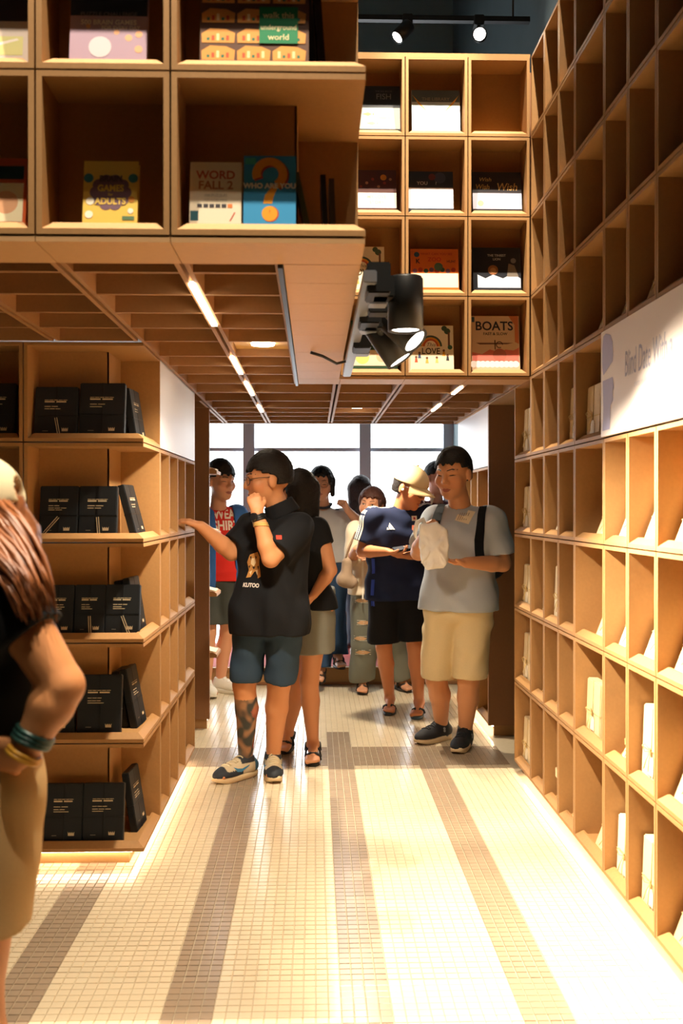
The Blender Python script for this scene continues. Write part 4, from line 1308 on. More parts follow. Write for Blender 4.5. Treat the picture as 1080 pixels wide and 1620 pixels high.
        def q(ax_): return (rel[0] * ax_[0] + rel[1] * ax_[1] + rel[2] * ax_[2]) / h
        s_, f_, u_ = q(self.hsd), q(self.hf), q(self.hu)
        wob = .006 * np.sin(s_ * 160) + .004 * np.sin(s_ * 310 + 1)
        face = np.maximum(np.maximum(u_ - (front_u + wob), -(f_ - fr)), -1)                      # below the fringe, in front of fr
        face = np.maximum(u_ - (front_u + wob) , -(f_ - fr))
        temple = np.maximum(u_ - ear_u, -(f_ - side_f))
        under = np.maximum(u_ - back_u, -1 + 0 * u_)
        carve = np.minimum(np.minimum(face, temple), under) * h
        ears = np.sqrt((np.abs(s_) - .085) ** 2 + (f_ + .004) ** 2 + (u_ + .006) ** 2) - .030
        carve = np.minimum(carve, ears * h)
        np.maximum(f.d, -carve.astype(np.float32), out=f.d)
        if extra: extra(f, self)
        if capcut is not None: f.cut(self.hl(0, 0, capcut), self.hu)
        f.ripple(.0016, 190, 5)
        me, P = f.mesh(name)
        return self.put(name, me, mt or mat(self.hair_c, 0.6, 'hair', bump=0.35, scale=140, var=0.4, spec=0.3))
    def cap(self, colr, brim=True, back_open=False):
        h = self.hs; A = (self.hsd, self.hf, self.hu); L = self.hl
        lo = np.array(self.hc) - .28 * h; hi = np.array(self.hc) + .28 * h
        f = Field(lo, hi, .006)
        nb = nrm(-self.hu + self.hf * .10)
        f.ell(L(0, -.010, .036), A, (.094 * h, .112 * h, .098 * h), 0.0, cuts=[(L(0, 0, .030), nb)])
        f.carve(L(0, -.012, .0), L(0, -.012, .03), .084 * h, .084 * h)
        if back_open: f.carve(L(0, -.13, .040), L(0, -.10, .040), .030 * h, .030 * h)
        me, P = f.mesh('cap')
        cm = mat(colr, .85, 'cap_cloth', bump=.08, scale=260, var=.05, spec=.2)
        o = self.put('cap', me, cm)
        tube_pts = [L(.088 * math.sin(t) , -.010 + .108 * math.cos(t), .036 + .002) for t in np.linspace(0, 2 * math.pi, 28)]
        if brim:
            bm = bmesh.new(); top = []; bot = []
            N = 14
            for i in range(N + 1):
                t = -1 + 2 * i / N
                ang = t * 1.15
                row_t = []; row_b = []
                for q_ in range(5):
                    e = q_ / 4
                    rr = 1 + e * .72 * math.cos(ang * 1.05) ** .8 if math.cos(ang*1.05) > 0 else 1
                    p = L(.088 * math.sin(ang) * (1 + e * .08), -.012 + .104 * math.cos(ang) * rr, .040 - .022 * e - .028 * (math.sin(ang)) ** 2 * (.3 + e))
                    row_t.append(bm.verts.new(p + self.hu * .0025)); row_b.append(bm.verts.new(p - self.hu * .0025))
                top.append(row_t); bot.append(row_b)
            for i in range(N):
                for q_ in range(4):
                    bm.faces.new((top[i][q_], top[i+1][q_], top[i+1][q_+1], top[i][q_+1])).smooth = True
                    bm.faces.new((bot[i][q_+1], bot[i+1][q_+1], bot[i+1][q_], bot[i][q_])).smooth = True
                bm.faces.new((top[i][4], top[i+1][4], bot[i+1][4], bot[i][4]))
            ob = self.put('brim', bm_mesh(bm), cm, o)
        bm = bmesh.new()
        bmesh.ops.create_icosphere(bm, subdivisions=2, radius=.008 * h, matrix=Matrix.Translation(L(0, -.010, .136)))
        self.put('button', bm_mesh(bm, smooth=True), cm, o)
        return o
    def glasses(self, rim=.0016, colr=(60, 50, 44), w=.026, hgt=.020):
        L = self.hl
        m = mat(colr, .3, 'frame_metal', metal=.5)
        bm = bmesh.new()
        for s in (-1, 1):
            add_tube(bm, [L(s * (.034 + w * math.cos(t)), .098 - .010 * abs(math.cos(t)) * (1 if math.cos(t) > 0 else .3), .006 + hgt * math.sin(t)) for t in np.linspace(0, 2 * math.pi, 20)], rim * self.hs, 6, False)
            add_tube(bm, [L(s * (.034 + w), .090, .012), L(s * .076, .05, .014), L(s * .084, -.005, .012)], rim * self.hs, 6)
        add_tube(bm, [L(-.009, .100, .010), L(0, .106, .013), L(.009, .100, .010)], rim * self.hs, 6)
        me = bpy.data.meshes.new('eyeglasses'); bm.to_mesh(me); bm.free()
        return self.put('eyeglasses', me, m)
    # ---- shoes: local frame of a foot
    def shoe(self, sd, kind, colr, sole_c, L=.285, extra=None, W=.047):
        he, d, g = self.feet[sd]
        sdv = Vector((-d.y, d.x, 0)); b0 = Vector((he.x, he.y, g)); z = Vector((0, 0, 1))
        def W_(x, y, zz): return b0 + d * (x - .035) + sdv * y + z * zz
        fl = 1 if sd == 'a' else -1
        out = []
        for i in range(28):
            t = 2 * math.pi * i / 28
            x = L * .5 + L * .5 * math.cos(t)
            wid = W * (1.0 if x > L * .5 else .82 + .18 * (x / (L * .5))) * (1 - .1 * math.exp(-((x - L * .42) / .05) ** 2))
            out.append((x, wid * math.copysign(abs(math.sin(t)) ** .7, math.sin(t)) + .006 * fl * math.sin(math.pi * min(x / L, 1))))
        sole = mat(sole_c, .6, 'sole')
        if kind == 'sneaker':
            th = .034
            bm = bmesh.new()
            rings = []
            for zz, gr in ((0.0, -.004), (.004, 0.0), (.02, .001), (th, -.002)):
                rings.append([bm.verts.new(W_(L/2 + (x - L/2) * (1 + gr / (L/2)), y * (1 + gr / W), zz + (.016 * max(0, (x - L*.72) / (L*.28)) ** 2 if zz < .01 else (.008 * max(0, (x - L*.72)/(L*.28)) ** 2)))) for x, y in out])
            for A, B in zip(rings, rings[1:]):
                for i in range(28):
                    fc_ = bm.faces.new((A[i], A[(i+1) % 28], B[(i+1) % 28], B[i])); fc_.smooth = True
            bm.faces.new(rings[0][::-1]); bm.faces.new(rings[-1])
            lo = np.min([np.array(W_(x, y, 0)) for x, y in out], 0) - .02; hi = np.max([np.array(W_(x, y, .17)) for x, y in out], 0) + .02
            f = Field(lo, hi, .005)
            A3 = (d, sdv, z)
            f.ell(W_(L * .27, 0, .055), A3, (L * .29, W * .92, .055), .02)
            f.ell(W_(L * .66, .003 * fl, .040), A3, (L * .345, W * 1.02, .044), .03)
            f.cone(W_(L * .27, 0, .06), W_(L * .25, 0, .105), W * .86, W * .84, .02)
            f.cone(W_(L * .35, 0, .085), W_(L * .72, 0, .052), W * .55, W * .5, .03)
            f.cut(W_(0, 0, th - .003), (0, 0, -1))
            f.cut(W_(L * .28, 0, .118), nrm(z - d * .12))
            f.carve(W_(L * .29, 0, .10), W_(L * .27, 0, .2), W * .66, W * .75)
            me, P = f.mesh('shoe')
            def pf(P, c):
                q = P - np.array(b0, np.float32)
                x = (q @ np.array(d, np.float32) + .035) / L; y = q @ np.array(sdv, np.float32); zz = q[:, 2]
                if extra: extra(x, y, zz, c, W)
            paint(me, P, pf, lin(colr))
            o = self.put('shoe', me, mat(colr, .7, 'shoe_cloth', vcol=True, bump=.05, scale=300))
            self.put('sole', bm_mesh(bm), sole, o)
            bl = bmesh.new()
            bv = bvh_of(me)
            for i in range(5):
                x = L * (.42 + .075 * i); y = W * .50
                pts = []
                for t in np.linspace(-1, 1, 7):
                    p = W_(x + .006 * (1 if i % 2 else -1) * t, y * t, .25); hh = bv.ray_cast(p, -z, .4)
                    pts.append((hh[0] if hh[0] else W_(x, y * t, .06)) + z * .002)
                add_tube(bl, pts, .0034, 6)
            if extra and len(extra.__defaults__ or ()) > 0: lc = extra.__defaults__[0]
            else: lc = colr
            self.put('lace', bm_mesh(bl), mat(lc, .8, 'lace'), o)
            self.last_shoe = (o, bv, W_, L, W, d, sdv)
            return o
        th = .022
        bm = bmesh.new()
        A = [bm.verts.new(W_(x, y, 0)) for x, y in out]; B = [bm.verts.new(W_(x, y, th)) for x, y in out]
        for i in range(28): bm.faces.new((A[i], A[(i+1) % 28], B[(i+1) % 28], B[i])).smooth = True
        bm.faces.new(A[::-1]); bm.faces.new(B)
        o = self.put('sandal', bm_mesh(bm), sole)
        bs = bmesh.new()
        def strap(pts, r):
            bpts = []
            for p in pts: bpts.append(W_(*p))
            add_tube(bs, bpts, r, 6)
        if kind == 'flipflop':
            for s in (-1, 1):
                strap([(L * .76, .004 * fl, th + .01), (L * .68, s * .018, .062), (L * .55, s * W * .85, .045), (L * .47, s * W * .95, th)], .007)
        else:
            for x0, zt, wd in ((.66, .062, 3), (.40, .085, 3)):
                for q_ in range(wd):
                    xx = L * x0 + .011 * q_
                    strap([(xx, -W * .97, th), (xx, -W * .86, zt * .72), (xx, -W * .3, zt), (xx, W * .3, zt), (xx, W * .86, zt * .72), (xx, W * .97, th)], .0055)
            strap([(L * .42, W * .9, .06), (L * .2, W * .85, .085), (L * .06, 0, .095), (L * .2, -W * .85, .085), (L * .42, -W * .9, .06)], .009)
        self.put('strap', bm_mesh(bs, smooth=True), mat(colr, .7, 'strap'), o)
        return o
    def pin(self, o):
        o.matrix_parent_inverse = self.inv
        return o
    def print_on(self, name, polys, px, py, m, v=None, bvh=None, n=None, cuts=1, u=None, off=.003):
        """print on the shirt front, centred where the picture shows it"""
        fw = n or self.fw
        c = at(px, py, self.S.y)
        vv = Vector((0, 0, 1)) if v is None else Vector(v)
        uu = u or nrm(Vector((0, 0, 1)).cross(fw)) * 1.0
        uu = nrm(uu)
        # shift the centre along the print normal so that it is seen at that pixel
        hit = (bvh or self.shirt_bv).ray_cast(Vector((0, 0, CAM_H)), nrm(ray(px, py)), 30)
        if hit[0] is not None: c = hit[0]
        return self.pin(project(name, polys, c, uu, vv, fw, bvh or self.shirt_bv, m, self.root, off=off, cuts=cuts, far=.12))

def txt(s, size, bold=0.0, sx=1.0, shear=0.0, dx=0.0, dz=0.0):
    vs, fs = text_mesh(s, size, bold, 'CENTER', shear, sx)
    return ([(a + dx, b + dz) for a, b in vs], fs)

def strands(P, name, roots, tips, n, r, m, bend, seed=1, jit=.012, parent=None):
    """a lock of hair: many thin tubes from points along `roots` to points along `tips`"""
    rr = random.Random(seed); bm = bmesh.new()
    for i in range(n):
        t = rr.random(); t2 = min(1, max(0, t + rr.uniform(-.18, .18)))
        a = Vector(roots[0]).lerp(roots[1], t); b = Vector(tips[0]).lerp(tips[1], t2)
        j = lambda s: Vector((rr.uniform(-s, s), rr.uniform(-s, s), rr.uniform(-s, s)))
        a += j(jit); b += j(jit) + Vector((0, 0, rr.uniform(-.03, .03)))
        c = (a + b) / 2 + Vector(bend) + j(jit)
        pts = [a * (1-u)**2 + c * 2*u*(1-u) + b * u*u for u in (0, .2, .4, .6, .8, 1)]
        add_tube(bm, pts, [r, r, r, r * .95, r * .75, r * .2], 5)
    return P.put(name, bm_mesh(bm), m, parent)
# ------------------------------------------------------------------ the people
BLK = (24, 25, 28)
def at_y(px, py, Y): return at(px, py, Y)

# man in black reaching for the shelf
def tattoo(P, c, S):
    K, A = S.J['ka'], S.J['ana']
    ax_ = np.array(A - K, np.float32); L2 = float(ax_ @ ax_)
    q = P - np.array(K, np.float32)
    t = (q @ ax_) / L2
    r = np.linalg.norm(q - t[:, None] * ax_, axis=1)
    m = (t > .16) & (t < .99) & (r < .09)
    x, y, z = P[:, 0], P[:, 1], P[:, 2]
    w = np.sin(x * 75 + 2.2 * np.sin(z * 38)) + np.sin(z * 62 + 2.4 * np.sin(x * 52 + y * 30)) + .8 * np.sin(y * 80 + z * 30)
    ink = np.clip(.5 + .55 * w, 0, 1)[:, None]
    dark = np.array(lin((56, 58, 54))[:3], np.float32); pale = np.array(lin((156, 116, 84))[:3], np.float32)
    red = np.array(lin((176, 86, 66))[:3], np.float32)
    cc = pale * (1 - ink) + dark * ink
    rm = (np.sin(x * 40 + 1) + np.sin(z * 34 + 2) > 1.35)
    cc[rm] = cc[rm] * .4 + red * .6
    c[m] = cc[m]
m1 = Person('man in black polo touching the shelf, tattooed shin, hand at his mouth', 5.19,
    dict(neck=(443, 803, 0), sa=(402, 828, .13), sb=(472, 834, -.10), ea=(366, 874, .05), wa=(318, 833, -.04), eb=(428, 884, -.24), wb=(407, 812, -.24),
         ha=(399, 985, .04), hb=(452, 985, -.03), ka=(386, 1083, -.02), kb=(441, 1083, -.03), fa=(398, 1226, 344, 1240), fb=(431, 1220, 438, 1258)),
    (424, 760, -.01, -80, 6, 0, 1.17), slit=True, bulk=1.10, limb=1.06, hands={'a': ((-.9, .1, .35), (-.2, .2, -1), .35, 1), 'b': ((-.25, .12, 1), (-.1, .9, .1), 1.05, 1)},
    skin=(208, 144, 98), paint_fn=tattoo)
m1.shirt(BLK, 1003, 'polo_shirt', .80, .020, .072, .088, neck=.064, ripple=.005, neck_z=.025, belly=1.12)
f_ = Field(np.array(m1.J['neck']) - .16, np.array(m1.J['neck']) + .14, .006)
up_ = nrm(m1.hc - m1.J['neck'])
f_.cone(m1.J['neck'] - up_ * .06, m1.J['neck'] + up_ * .05, .098, .074, 0, cuts=[(m1.J['neck'] + up_ * .030, up_), (m1.J['neck'] - up_ * .045, -up_)])
f_.carve(m1.J['neck'] - up_ * .06, m1.J['neck'] + up_ * .12, .070, .064)
m1.put('collar', f_.mesh('collar')[0], mat(BLK, .85, 'cloth', bump=.05, scale=220, var=.05, spec=.2), m1.shirt_o)
m1.trousers((48, 66, 84), 'denim_shorts', .93, .098, .080, seed=4, blend=.015)
m1.hair_short(.012, .034, .052, -.022, .000, grow=.008, ear_u=.03)
m1.glasses()
def sn1(x, y, z, c, W, lace=(222, 206, 170)):
    c[(x > .80) | ((z > .085) & (x < .45))] = lin((40, 44, 50))[:3]
    m = (np.abs(y) > W * .45) & (z < .062) & (x > .45); c[m] = lin((40, 46, 54))[:3]
    m = (x < .16); c[m] = lin((54, 100, 128))[:3]
for sd in 'ab':
    o = m1.shoe(sd, 'sneaker', (206, 190, 158), (214, 190, 150), L=.30, extra=sn1, W=.052)
    o_, bv, W_, L, W, d, sdv = m1.last_shoe
    sw = [[(-.075, .012), (-.06, -.012), (-.03, -.018), (.07, .022), (-.02, -.002), (-.05, .002)]]
    for s in (-1, 1):
        n = sdv * s
        # which side can be seen decides the reading direction; the mark points towards the heel on both sides
        uu = -d
        q = project('side_mark', sw, W_(L * .40, 0, .066), uu, Vector((0, 0, 1)), n, bv, mat((60, 122, 158), .6, 'mark'), o_, off=.0012, cuts=1, far=.12)
# watch, bracelet, prints
def ring(P, name, p, ax_, r, t, colr, parent=None, metal=0, seg=20):
    ax_ = nrm(ax_); u = nrm(ax_.cross(Vector((.3, .2, 1)))); w = ax_.cross(u)
    bm = bmesh.new(); add_tube(bm, [p + (u * math.cos(a) + w * math.sin(a)) * r for a in np.linspace(0, 2 * math.pi, seg)], t, 6, False)
    return P.put(name, bm_mesh(bm), mat(colr, .4, 'band', metal=metal), parent)
fa_ = nrm(m1.J['wb'] - m1.J['eb'])
wt = None
for k in range(3):
    o = ring(m1, 'watch' if k == 0 else 'strap', m1.J['wb'] - fa_ * (.012 + .009 * k), fa_, .0305 + .0007 * k, .007, (20, 22, 24), wt)
    wt = wt or o
bmw = bmesh.new(); bmesh.ops.create_cone(bmw, cap_ends=True, segments=20, radius1=.021, radius2=.019, depth=.012, matrix=Matrix.Translation(m1.J['wb'] - fa_ * .018 + Vector((-.022, -.030, 0))) @ Vector((-.6, -.8, 0)).to_track_quat('Z', 'Y').to_matrix().to_4x4())
m1.put('watch_face', bm_mesh(bmw), mat((30, 32, 34), .2, 'watch_glass'), wt)
for k in range(3): ring(m1, 'wristband', m1.J['wb'] - fa_ * (.050 + .009 * k), nrm(fa_ + Vector((.25, .1 * k, .1))), .0355 + .001 * k, .0035, (206, 170, 100))
tg_c = [(-.02, .06), (.03, .075), (.05, .05), (.045, .01), (.05, -.05), (.03, -.06), (.02, -.02), (0, -.03), (-.02, -.055), (-.05, -.06), (-.035, -.02), (-.045, .02)]
n1 = nrm(Vector((-.55, -.85, 0)))
m1.print_on('animal_print', [tg_c], 402, 896, mat((196, 140, 74), .8, 'print'), n=n1, cuts=2, off=.004)
m1.print_on('animal_print', [[(-.012, .04), (.014, .045), (.02, .02), (.0, .0), (-.018, .012)], [(-.03, -.03), (-.012, -.02), (-.02, -.045)], [(.01, -.02), (.03, -.015), (.025, -.045)]], 402, 896, mat((238, 214, 170), .8, 'print'), n=n1, cuts=1, off=.0048)
m1.print_on('animal_print', [[(-.02, .05), (-.008, .052), (-.012, .03)], [(.018, .055), (.03, .05), (.02, .035)], [(-.01, -.002), (.012, .0), (.0, -.016)], [(-.035, .0), (-.02, .006), (-.03, -.012)], [(.028, .0), (.042, .006), (.036, -.016)]], 402, 896, mat((46, 34, 28), .8, 'print'), n=n1, cuts=1, off=.0056)
m1.print_on('lettering', [txt('KUTOO', .028, .0012, 1.05)], 398, 926, mat((224, 216, 206), .8, 'print'), n=n1, off=.004)
m1.print_on('chest_label', [rect(-.014, -.010, .014, .010)], 441, 850, mat((206, 60, 40), .7, 'print'), n=Vector((.1, -1, 0)), off=.004)

# man in grey holding a white bag
m2 = Person('man in grey t-shirt and khaki shorts holding a white paper bag', 5.85,
    dict(neck=(728, 795, .02), sa=(686, 818, .10), sb=(778, 822, -.06), ea=(662, 874, -.06), wa=(672, 846, -.26), eb=(795, 892, -.10), wb=(737, 890, -.25),
         ha=(701, 968, .03), hb=(748, 968, -.02), ka=(690, 1076, 0), kb=(741, 1078, 0), fa=(706, 1168, 650, 1180), fb=(738, 1178, 712, 1204)),
    (717, 750, -.03, -34, 12, 0, 1.24), slit=True, bulk=1.16, limb=1.13, hands={'a': ((.2, -.35, .8), (.7, -.4, -.1), .9, 1), 'b': ((-1, -.15, .05), (-.1, -.2, 1), .3, 1)},
    skin=(210, 148, 104))
m2.shirt((172, 178, 186), 965, 't_shirt', .80, .022, .074, .086, neck=.068, ripple=.006, seed=8, belly=1.06, flare=.012, neck_z=.012)
m2.trousers((214, 194, 152), 'shorts', .93, .118, .098, seed=9, blend=.015)
m2.hair_short(.009, .040, .060, -.035, -.002, grow=.004, ear_u=.035)
def sn2(x, y, z, c, W, lace=(30, 31, 34)):
    m = (x < .10) & (z > .06); c[m] = lin((70, 72, 76))[:3]
for sd in 'ab':
    o = m2.shoe(sd, 'sneaker', (30, 31, 35), (214, 190, 150), L=.305, extra=sn2, W=.053)
    o_, bv, W_, L, W, d, sdv = m2.last_shoe
    q = project('side_mark', [circ(0, .006, .009, 12, -90, 180, .006), circ(0, -.006, .009, 12, 90, 360, .006)], W_(L * .34, 0, .072), -d, Vector((0, 0, 1)), sdv * (1 if sdv.y < 0 else -1), bv, mat((150, 150, 150), .6, 'mark'), o_, off=.0012, cuts=0, far=.12)
    A_ = m2.J['an' + sd]
    f_ = Field(np.array(A_) - .1, np.array(A_) + .12, .006)
    f_.cone(A_ + Vector((0, 0, -.05)), A_ + Vector((0, 0, .045)), .047, .045, 0, cuts=[(A_ + Vector((0, 0, .04)), (0, 0, 1))])
    m2.put('sock', f_.mesh('sock')[0], mat((96, 98, 100), .9, 'sock'))
stk_n = nrm(m2.fw + Vector((0, 0, .15)))
stk = m2.print_on('paper_sticker', [[(-.055, -.022), (-.03, .045), (.055, .028), (.028, -.045)]], 735, 817, mat((226, 210, 180), .6, 'sticker'), n=m2.fw, off=.004)
m2.print_on('sticker_lettering', [[(-.04 + .012 * i, -.020), (-.028 + .012 * i, .022), (-.024 + .012 * i, .021), (-.036 + .012 * i, -.021)] for i in range(5)], 735, 817, mat((150, 130, 110), .6, 'print'), n=m2.fw, off=.0048, cuts=0)
# backpack
bp = thing('backpack', 'black backpack worn by the man in grey', 'backpack', m2.S + Vector((0, 0, -.2)))
bpm = mat((26, 27, 31), .8, 'nylon', bump=.06, scale=200)
bw = -m2.fw
pk = Field(np.array(m2.S) - .48, np.array(m2.S) + .32, .010)
c0 = m2.S + bw * .245
pk.cone(c0 - m2.s * .09 + Vector((0, 0, -.05)), c0 + m2.s * .09 + Vector((0, 0, -.05)), .085, .085, .05)
pk.cone(c0 - m2.s * .10 + Vector((0, 0, -.28)), c0 + m2.s * .10 + Vector((0, 0, -.28)), .095, .095, .10)
pk.cone(c0 + Vector((0, 0, -.06)), c0 + Vector((0, 0, -.28)), .12, .12, .06)
def onto(bv, p, d, off):
    h = bv.ray_cast(p, d, 1.5)
    return h[0] - Vector(d).normalized() * off if h[0] else p
o = link('pack', pk.mesh('pack')[0], bpm, bp); o.matrix_parent_inverse = Matrix.Translation(-bp.location)
def strap_mesh(bv, pts2, w=.024):
    """band laid on a shirt: pts2 = (sideways, up, direction)"""
    bm = bmesh.new(); prev = None
    rows = []
    for p, dr in pts2:
        for _ in (0,):
            row = []
            for e in (-1, 1):
                q = onto(bv, Vector(p) + m2.s * w * e - Vector(dr) * .4, nrm(dr), .007)
                row.append(q)
            rows.append(row)
    lo_ = [[bm.verts.new(q) for q in r] for r in rows]
    for a, b in zip(lo_, lo_[1:]): bm.faces.new((a[0], a[1], b[1], b[0])).smooth = True
    geom = bmesh.ops.solidify(bm, geom=bm.faces[:], thickness=.008)
    return bm_mesh(bm)
for nm, off in (('strap', -.115), ('strap', .135)):
    base = m2.S + m2.s * off
    pts = []
    for t in np.linspace(0, 1, 9):
        pts.append((base + Vector((0, 0, -.30 * t + .03)) + m2.s * (.02 * t * (1 if off > 0 else -1)), nrm(bw + Vector((0, 0, -1.6 * (1 - t) ** 2)))))
    try:
        o = link(nm, strap_mesh(m2.shirt_bv, pts), bpm, bp); o.matrix_parent_inverse = Matrix.Translation(-bp.location)
    except Exception as e: print('strap', e)
# white bag
Yb = 5.85 - .33
bagc = at(684, 862, Yb)
bag = thing('paper_bag', 'crumpled white paper bag in the hands of the man in grey', 'bag', at(684, 900, Yb))
out_ = [(664, 830), (690, 826), (707, 838), (709, 862), (708, 888), (701, 898), (674, 901), (667, 890), (663, 862)]
fr_ = [at(x, y, Yb - .045) for x, y in out_]; bk_ = [at(x, y, Yb + .045) for x, y in out_]
bmb = bmesh.new()
A_ = [bmb.verts.new(p) for p in fr_]; B_ = [bmb.verts.new(p) for p in bk_]
cA = bmb.verts.new(at(687, 864, Yb - .062)); cB = bmb.verts.new(at(687, 864, Yb + .06))
for i in range(9):
    k = (i + 1) % 9
    bmb.faces.new((A_[i], A_[k], B_[k], B_[i])); bmb.faces.new((A_[k], A_[i], cA)); bmb.faces.new((B_[i], B_[k], cB))
bmesh.ops.subdivide_edges(bmb, edges=bmb.edges[:], cuts=3, use_grid_fill=True)
bmesh.ops.triangulate(bmb, faces=bmb.faces[:])
rb_ = random.Random(11)
for v in bmb.verts: v.co += Vector((rb_.uniform(-.0032, .0032), rb_.uniform(-.0075, .0075), rb_.uniform(-.0032, .0032)))
bmesh.ops.subdivide_edges(bmb, edges=bmb.edges[:], cuts=1, use_grid_fill=True, smooth=.4)
o = link('bag_body', bm_mesh(bmb, 'bag', True), mat((238, 234, 228), .55, 'white_paper_bag', bump=.15, scale=40, spec=.3), bag); o.matrix_parent_inverse = Matrix.Translation(-bag.location)
bt = bmesh.new()
add_tube(bt, [at(672, 832, Yb) , at(668, 822, Yb), at(660, 826, Yb - .01), at(656, 842, Yb - .01), at(658, 852, Yb)], [.014, .016, .014, .012, .006], 8)
o = link('folded_top', bm_mesh(bt), mat((238, 234, 228), .55, 'white_paper_bag', bump=.15, scale=40, spec=.3), bag); o.matrix_parent_inverse = Matrix.Translation(-bag.location)

# man in navy jersey and cap looking at his phone
m3 = Person('man in navy striped jersey, cap and flip-flops looking at a phone', 6.83,
    dict(neck=(634, 800, 0), sa=(588, 818, -.10), sb=(672, 812, .12), ea=(573, 872, -.10), wa=(612, 873, -.33), eb=(684, 876, -.04), wb=(646, 879, -.30),
         ha=(607, 942, -.02), hb=(646, 942, .02), ka=(607, 1024, 0), kb=(656, 1022, 0), fa=(617, 1122, 611, 1142), fb=(664, 1128, 656, 1143)),
    (648, 772, -.05, 58, 26, 0, 1.18), slit=True, bulk=1.10, limb=.98, hands={'a': ((1, -.1, -.05), (.1, -.2, 1), .45, -1), 'b': ((-1, -.05, .0), (-.1, -.2, 1), .35, 1)},
    skin=(196, 128, 86), feet='bare', hair=(34, 28, 26))
m3.shirt((28, 36, 62), 948, 'jersey', .74, .020, .070, .082, neck=.064, ripple=.005, seed=12, flare=.012, neck_z=.014)
m3.trousers((20, 20, 23), 'shorts', .86, .112, .108, seed=13)
m3.hair_short(.008, fr=-.02, front_u=.060, back_u=-.05, side_f=-.02, ear_u=.09, capcut=.045)
m3.cap((214, 186, 138))
m3.glasses(colr=(40, 36, 34))
for sd in 'ab': m3.shoe(sd, 'flipflop', (40, 46, 48), (52, 72, 80) if sd == 'b' else (44, 50, 52), L=.27, W=.046)
# stripes along shoulder and sleeve
Sa, Ea = m3.J['sa'], m3.J['ea']; Sb, Eb = m3.J['sb'], m3.J['eb']
wht = mat((232, 226, 212), .8, 'white_stripe')
def sleeve_stripes(P, N0, S_, E_, t_end, view):
    for k in (-1, 0, 1):
        path = []
        for t in np.linspace(0, 1, 18):
            p = N0.lerp(S_, t / .45) if t < .45 else S_.lerp(E_, (t - .45) / .55 * t_end)
            path.append((p, t))
        bm = bmesh.new(); prev = None
        for i, (p, t) in enumerate(path):
            tn = nrm(path[min(i+1, 17)][0] - path[max(i-1, 0)][0])
            out_n = nrm(Vector((0, 0, 1)).lerp(view, min(1, max(0, (t - .3) / .4))))
            out_n = nrm(out_n - tn * out_n.dot(tn))
            sdv = nrm(tn.cross(out_n))
            row = []
            for e in (-1, 1):
                q = p + sdv * (k * .021 + e * .0058) + out_n * .16
                h = P.shirt_bv.ray_cast(q, -out_n, .3)
                row.append(bm.verts.new((h[0] + out_n * .003) if h[0] else p + out_n * .07))
            if prev: bm.faces.new((prev[0], prev[1], row[1], row[0])).smooth = True
            prev = row
        P.put('sleeve_stripe', bm_mesh(bm), wht, P.shirt_o)
sleeve_stripes(m3, m3.J['neck'] + Vector((-.045, -.02, 0)), Sa, Ea, .72, nrm((-.75, -.65, .2)))
sleeve_stripes(m3, m3.J['neck'] + Vector((.055, .02, 0)), Sb, Eb, .5, nrm((.35, -.9, .35)))
m3.print_on('chest_mark', [[(-.030, -.016), (-.014, -.016), (-.023, .0)], [(-.010, -.016), (.008, -.016), (-.004, .016), (-.014, .0)], [(.012, -.016), (.030, -.016), (.006, .030), (-.002, .016)]], 617, 834, wht, n=m3.fw, off=.004)
m3.print_on('flag_patch', [rect(-.022, -.017, .022, .017)], 655, 820, wht, n=nrm((.1, -1, 0)), off=.004)
m3.print_on('flag_disc', [circ(0, 0, .009, 14)], 655, 820, mat((190, 40, 44), .7, 'red_disc'), n=nrm((.1, -1, 0)), off=.0052)
m3.print_on('crest', [[(-.016, .022), (.016, .022), (.018, -.008), (0, -.028), (-.018, -.008)]], 655, 836, mat((206, 120, 90), .7, 'crest'), n=nrm((.1, -1, 0)), off=.004)
m3.print_on('side_panel', [rect(-.014, -.20, .014, .12)], 590, 912, mat((44, 70, 170), .8, 'blue_panel'), n=nrm((-.55, -.85, 0)), off=.003, cuts=2)
wp = m3.J['wa'] + Vector((.105, -.01, .024))
ph = thing('smartphone', 'dark phone held by the man in navy', 'phone', wp, (math.radians(18), math.radians(-8), math.radians(14)))
box('phone_body', (-.068, .068, -.034, .034, -.004, .004), mat((26, 27, 30), .3, 'phone'), ph, .003)
box('screen', (-.064, .064, -.031, .031, .004, .0046), mat((60, 66, 74), .15, 'screen'), ph)
# earbud
bm = bmesh.new(); bmesh.ops.create_uvsphere(bm, u_segments=10, v_segments=8, radius=.009, matrix=Matrix.Translation(m3.hl(-.090, .006, -.010)))
m3.put('earbud', bm_mesh(bm, smooth=True), mat((240, 238, 234), .3, 'earbud'))

# woman in black top behind the man in black
def long_back(length, spread=.05, r=.045, fwd=-.06):
    def fn(f, S):
        h = S.hs
        for sdd in (-1, -.33, .33, 1):
            a = S.hl(sdd * spread, fwd, .02); b = a + Vector((0, 0, -length)) + (-S.hf) * .03
            f.cone(a, b, r * h, r * .6 * h, .03)
    return fn
w1 = Person('woman in black top and grey denim skirt behind the man in black', 5.64,
    dict(neck=(481, 806, 0), sa=(468, 826, .14), sb=(504, 832, -.12), ea=(462, 880, .16), wa=(463, 930, .10), eb=(522, 902, -.12), wb=(497, 940, -.16),
         ha=(474, 965, .05), hb=(501, 965, -.05), ka=(472, 1075, 0), kb=(489, 1078, 0), fa=(457, 1180, -10), fb=(495, 1198, 0)),
    (472, 781, 0, -150, 8, 0, 1.08), bulk=.90, limb=.92, hands={'b': ((-.5, -.1, -.7), (-.6, .2, .2), .3, 1)}, skin=(208, 146, 104), feet='bare')
w1.shirt((22, 23, 26), 962, 'top', .42, .010, .056, .060, neck=.064, ripple=.0035, seed=20)
fs = Field(w1.lo, w1.hi, .008)
